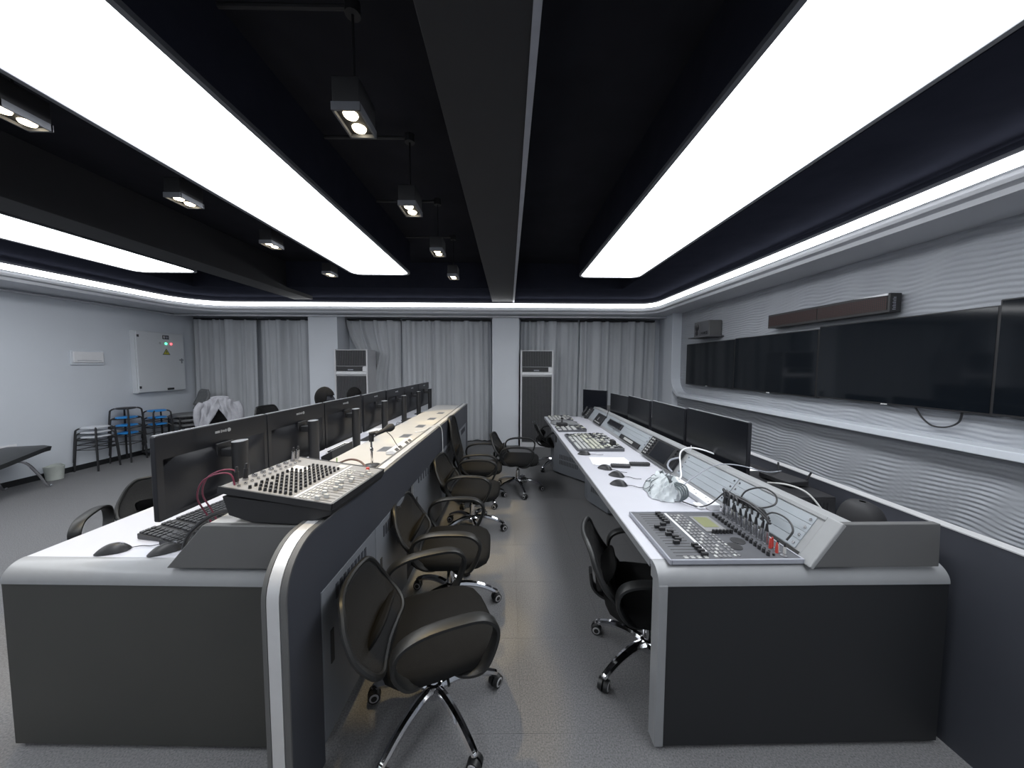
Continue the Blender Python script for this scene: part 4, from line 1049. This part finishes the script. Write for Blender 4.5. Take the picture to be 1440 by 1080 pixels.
t = tag(obj('dust_cover', MB().grid(clothf, 20, 16), 'uph', smooth=True, solid=.004), 'dark crumpled cover cloth lying on the right console near its far end', 'cloth'); t.location = Rw(.80, 4.52, DZ+.004)
# on the hood slope
def on_slope(name, label, cat, u, y, sx, sy, h, m_='blk', rz=0):
    p = B0+SL*u; w = Rw(p.x, y, p.z); t = at(name, label, cat, w, AR)
    T = Matrix(((SL.x, 0, NL.x, 0), (0, 1, 0, 0), (SL.z, 0, NL.z, 0), (0, 0, 0, 1)))
    mb = MB(); mb.T = T; mb.box(-sx/2, sx/2, -sy/2, sy/2, .005, .005+h); obj('case', mb, m_, t, bevel=.003)
    return t, T
t, T = on_slope('waveform_monitor', 'black scope unit with dark screen and side knobs set in the hood slope', 'scope', .105, 2.665, .185, .52, .022)
mb = MB(); mb.T = T; mb.box(-.075, .075, -.145, .12, .0265, .0285); obj('screen', mb, 'scr', t)
mb = MB(); mb.T = T
for q in range(6):
    for r in range(2):
        mb.cbox(-.07+q*.028, .225-.035*r, .029, .012, .018, .005)
obj('buttons', mb, 'keyl', t, kind='stuff')
mb = MB(); mb.T = T
for q in range(6): mb.cyl((-.07+q*.028, .155, .027), (-.07+q*.028, .155, .040), .009, .008, 10); mb.cyl((-.07+q*.028, -.20, .027), (-.07+q*.028, -.20, .040), .010, .008, 10)
obj('knobs', mb, 'blk', t, kind='stuff')
t, T = on_slope('key_strip', 'long narrow black key strip on the hood slope beyond the scope unit', 'controller', .045, 3.30, .05, .50, .012)
mb = MB(); mb.T = T
for q in range(9): mb.cbox(0, -.10+q*.026, .019, .026, .017, .005)
obj('keys', mb, 'keyl', t, kind='stuff')
t, T = on_slope('small_display', 'narrow black display bar high on the hood slope beyond the key strip', 'display', .125, 3.86, .07, .46, .016)
mb = MB(); mb.T = T; mb.box(-.026, .026, -.2, .2, .0205, .0215); obj('screen', mb, 'scr', t)
t, T = on_slope('intercom_unit', 'square black intercom unit low on the hood slope near the button panels', 'intercom', .085, 4.42, .15, .32, .018)
mb = MB(); mb.T = T; mb.cbox(.0, .02, .024, .05, .006, .003)
for q in range(6): mb.cbox(-.05, -.10+q*.04, .024, .014, .02, .004)
obj('buttons', mb, 'keyl', t, kind='stuff')
t, T = on_slope('desk_telephone', 'black desk telephone resting on the far end of the hood slope', 'telephone', .09, 5.00, .17, .22, .030)
mb = MB(); mb.T = T; mb.tube([(-.09, .07, .04), (-.06, .07, .062), (0, .07, .055), (.06, .07, .062), (.09, .07, .04)], .018, 10, 4); obj('handset', mb, 'blk', t, smooth=True)
mb = MB(); mb.T = T
for q in range(12): mb.cbox(-.05+.03*(q // 3), -.06+.03*(q % 3), .037, .017, .02, .005)
obj('keys', mb, 'mixer', t, kind='stuff')
p = B0+SL*.14; a = Rw(p.x, 4.20, p.z+.01)
tag(obj('stylus', MB().cyl((a[0]-.02, a[1], a[2]), (a[0]+.02, a[1]+.02, a[2]+.12), .005, .004, 8), 'blk'), 'thin black stick leaning up from the hood slope before the fourth monitor', 'stylus')
p = B0+SL*.21; q_ = B0+SL*.02
tag(obj('white_cable', MB().tube([Rw(1.56, 2.12, .88), Rw(1.46, 2.28, .955), Rw(1.36, 2.39, .975), Rw(1.28, 2.40, .945), Rw(1.235, 2.32, .87), Rw(1.20, 2.24, .82), Rw(1.165, 2.20, .808)], .0055, 8, 6), 'white', smooth=True), 'white cable curving over the hood top down to the outlet bar', 'cable')
tag(obj('grey_hose', MB().tube([Rw(1.275, 2.40, .90), Rw(1.225, 2.44, .87), Rw(1.195, 2.42, .83), Rw(1.21, 2.38, .80)], .007, 8, 6), 'lip', smooth=True), 'short grey cable arc at the corner of the scope unit', 'cable')
tag(obj('small_antenna', MB().cyl(Rw(1.365, 2.42, .947), Rw(1.365, 2.42, .985), .004, .003, 8), 'white'), 'tiny white peg standing on the hood top before the monitors', 'peg')
# equipment in the well behind the hood
t = at('rack_box', 'low black equipment box in the well behind the hood of the right console', 'equipment', Rw(1.61, 2.00, DZ), AR)
obj('case', MB().box(-.13, .13, -.30, .30, 0, .115), 'blk', t, bevel=.004)
mb = MB(); mb.box(-.12, .12, -.305, -.30, .01, .105); obj('front_plate', mb, 'blkm', t)
mb = MB()
for q in range(10): mb.box(-.10+q*.02, -.09+q*.02, -.308, -.304, .03, .085)
obj('vent_slots', mb, 'body', t, kind='stuff')
o = tag(obj('paper_note', MB().box(-.06, .06, -.05, .05, 0, .0015), 'paper'), 'white paper note on top of the black equipment box', 'paper'); o.location = Rw(1.60, 2.18, DZ+.116)
t = at('network_router', 'small black router with short feet on top of the black equipment box', 'router', Rw(1.645, 1.93, DZ+.116), AR+R(8))
obj('case', MB().prism(rounded(-.07, .07, -.10, .10, .015, 3), 'z', .006, .034), 'blkm', t, bevel=.004)
for sy in (-1, 1): obj('antenna', MB().cyl((.06, sy*.08, .02), (.075, sy*.10, .085), .006, .005, 8), 'blk', t, smooth=True)
obj('foot_pad', MB().box(-.05, .05, -.08, .08, 0, .006), 'rubber', t)
tag(obj('white_lead', MB().tube([Rw(1.53, 1.90, DZ+.12), Rw(1.56, 1.80, DZ+.145), Rw(1.60, 1.72, DZ+.13), Rw(1.63, 1.66, DZ+.06), Rw(1.64, 1.64, DZ+.01)], .005, 8, 6), 'keyl', smooth=True), 'pale lead hanging over the near end of the black equipment box', 'cable')
t = tag(obj('black_pouch', MB().grid(lambda u, v: (.085*cos(2*pi*u)*cos(v*pi/2*.98)**.6, .10*sin(2*pi*u)*cos(v*pi/2*.98)**.6, .192*sin(v*pi/2)+.012*sin(5*pi*u*2)*v*(1-v)), 24, 10), 'blkm', smooth=True), 'black soft pouch standing in the well behind the near hood cheek', 'pouch'); t.location = Rw(1.615, 1.46, DZ)
# ------------------------------------------------------------------ two seated people behind the left monitors
def person(loc, rz, label, shirt, lean, head_turn, h_head):
    # skeleton in local metres, facing +x, seat at z .45
    V = []; E_ = []; Rr = []
    def j(p, r, parent=None):
        V.append(p); Rr.append(r)
        if parent is not None: E_.append((parent, len(V)-1))
        return len(V)-1
    L_ = lean; dz = h_head-1.17
    pel = j((0, 0, .53), .125); sp = j((L_*.3, 0, .68), .125, pel); ch = j((L_*.7, 0, .86+dz*.6), .135, sp); nk = j((L_, 0, 1.0+dz), .056, ch); hd0 = j((L_+.015, 0, 1.06+dz), .05, nk)
    for sy in (-1, 1):
        hip = j((.04, sy*.10, .50), .085, pel); kn = j((.42, sy*.12, .50), .062, hip); an = j((.40, sy*.12, .10), .042, kn); to = j((.52, sy*.13, .045), .036, an)
        sh = j((L_*.85, sy*.17, .93+dz*.8), .062, ch); el = j((L_+.10, sy*.24, .70), .044, sh); wr = j((L_+.32, sy*.19, .79), .030, el); pm = j((L_+.38, sy*.185, .795), .032, wr)
        for f in range(4):
            a = j((L_+.42, sy*(.165+.016*f), .80), .009, pm); b = j((L_+.45, sy*(.163+.017*f), .792), .0085, a)
            j((L_+.468+.004*(1-abs(f-1.5)), sy*(.162+.0175*f), .782), .008, b)
        th = j((L_+.385, sy*.15, .79), .0095, pm); j((L_+.415, sy*.137, .785), .009, th)
    me = bpy.data.meshes.new('figure'); me.from_pydata(V, E_, []); o = bpy.data.objects.new('figure', me); C.objects.link(o)
    sm = o.modifiers.new('skin', 'SKIN'); sm.use_smooth_shade = True
    sv = me.skin_vertices[0].data
    for i, r in enumerate(Rr): sv[i].radius = (r, r)
    sv[0].use_root = True
    sb_ = o.modifiers.new('sub', 'SUBSURF'); sb_.levels = 1
    dg = bpy.context.evaluated_depsgraph_get(); dg.update()
    m2 = bpy.data.meshes.new_from_object(o.evaluated_get(dg)); bpy.data.objects.remove(o)
    # head joined to the same mesh
    bm = bmesh.new(); bm.from_mesh(m2)
    hm = MB(); ct, st = cos(head_turn), sin(head_turn); hx_, hz_ = L_+.03, 1.165+dz
    def hf(u, v):
        a = 2*pi*u; b = pi*v-pi/2
        x, y, z = cos(a)*cos(b), sin(a)*cos(b), sin(b)
        X = x*(.098 if x < 0 else .092); Y = y*.076*(1-.12*max(0, -z)); Z = z*.118
        if z < -.2 and x > 0: X *= 1-.18*(-z-.2)
        if x > .6:
            X += .026*math.exp(-((y/.16)**2+((z+.12)/.20)**2))-.008*(math.exp(-(((y-.38)/.16)**2+((z-.10)/.12)**2))+math.exp(-(((y+.38)/.16)**2+((z-.10)/.12)**2)))+.006*math.exp(-((y/.3)**2+((z+.48)/.07)**2))
        if abs(y) > .9 and abs(z) < .28: Y *= 1.12
        return (hx_+X*ct-Y*st, X*st+Y*ct, hz_+Z)
    hm.grid(hf, 36, 24)
    nv = len(bm.verts); vs = [bm.verts.new(p) for p in hm.v]; bm.verts.ensure_lookup_table()
    for f in hm.f:
        try: fc_ = bm.faces.new([vs[i] for i in f]); fc_.smooth = True; fc_.material_index = 1
        except ValueError: pass
    for f in bm.faces:
        c = f.calc_center_median()
        if f.material_index != 1:
            f.smooth = True
            f.material_index = 1 if (c.z > .985+dz or (c.x > L_+.28 and c.z > .72)) else (2 if c.z < .50 or (c.z < .57 and c.x > .16) else 0)
    bm.to_mesh(m2); bm.free(); m2.name = 'body'
    m2.materials.clear()
    for q in (shirt, 'skin', 'blkm'): m2.materials.append(M[q])
    t = thing('person', label, 'person', loc, rz)
    b = bpy.data.objects.new('body', m2); C.objects.link(b); b.parent = t
    mb = MB()
    def hair(u, v):
        a = 2*pi*u; b_ = -.55+v*(pi/2+.55)
        low = .25 if cos(a) > .35 else -.45
        b_ = low+v*(pi/2-low)
        x, y, z = cos(a)*cos(b_), sin(a)*cos(b_), sin(b_)
        k = 1.09+.02*sin(19*a)*sin(9*b_)
        X, Y, Z = x*.099*k, y*.080*k, z*.122*(k+.02)
        return (hx_+X*ct-Y*st, X*st+Y*ct, hz_+Z)
    mb.grid(hair, 40, 14); obj('hair', mb, 'hair', t, smooth=True, solid=.006)
    for sy in (-1, 1):
        mb = MB(); mb.lathe([(.004, -.006), (.009, -.002), (.009, .002), (.004, .006)], (0, 0, 0), 10)
        e = obj('eye', mb, 'blk', t, smooth=True); X, Y = .086, sy*.03; e.location = (hx_+X*ct-Y*st, X*st+Y*ct, hz_+.012)
    return t
person((-2.42, 4.02, 0), R(8), 'dark-haired person nearer the camera, head showing above the left monitors', 'shirt', .17, R(5), 1.165)
person((-2.50, 5.10, 0), R(0), 'dark-haired person farther away, only the top of the head showing above the monitors', 'shirt', .12, R(0), 1.09)
dup(spare, (-2.42, 4.02, 0), R(8), 'black mesh chair under the seated person nearer the camera', 'black mesh chairs behind the left monitors')
dup(spare, (-2.50, 5.10, 0), R(0), 'black mesh chair under the seated person farther from the camera', 'black mesh chairs behind the left monitors')
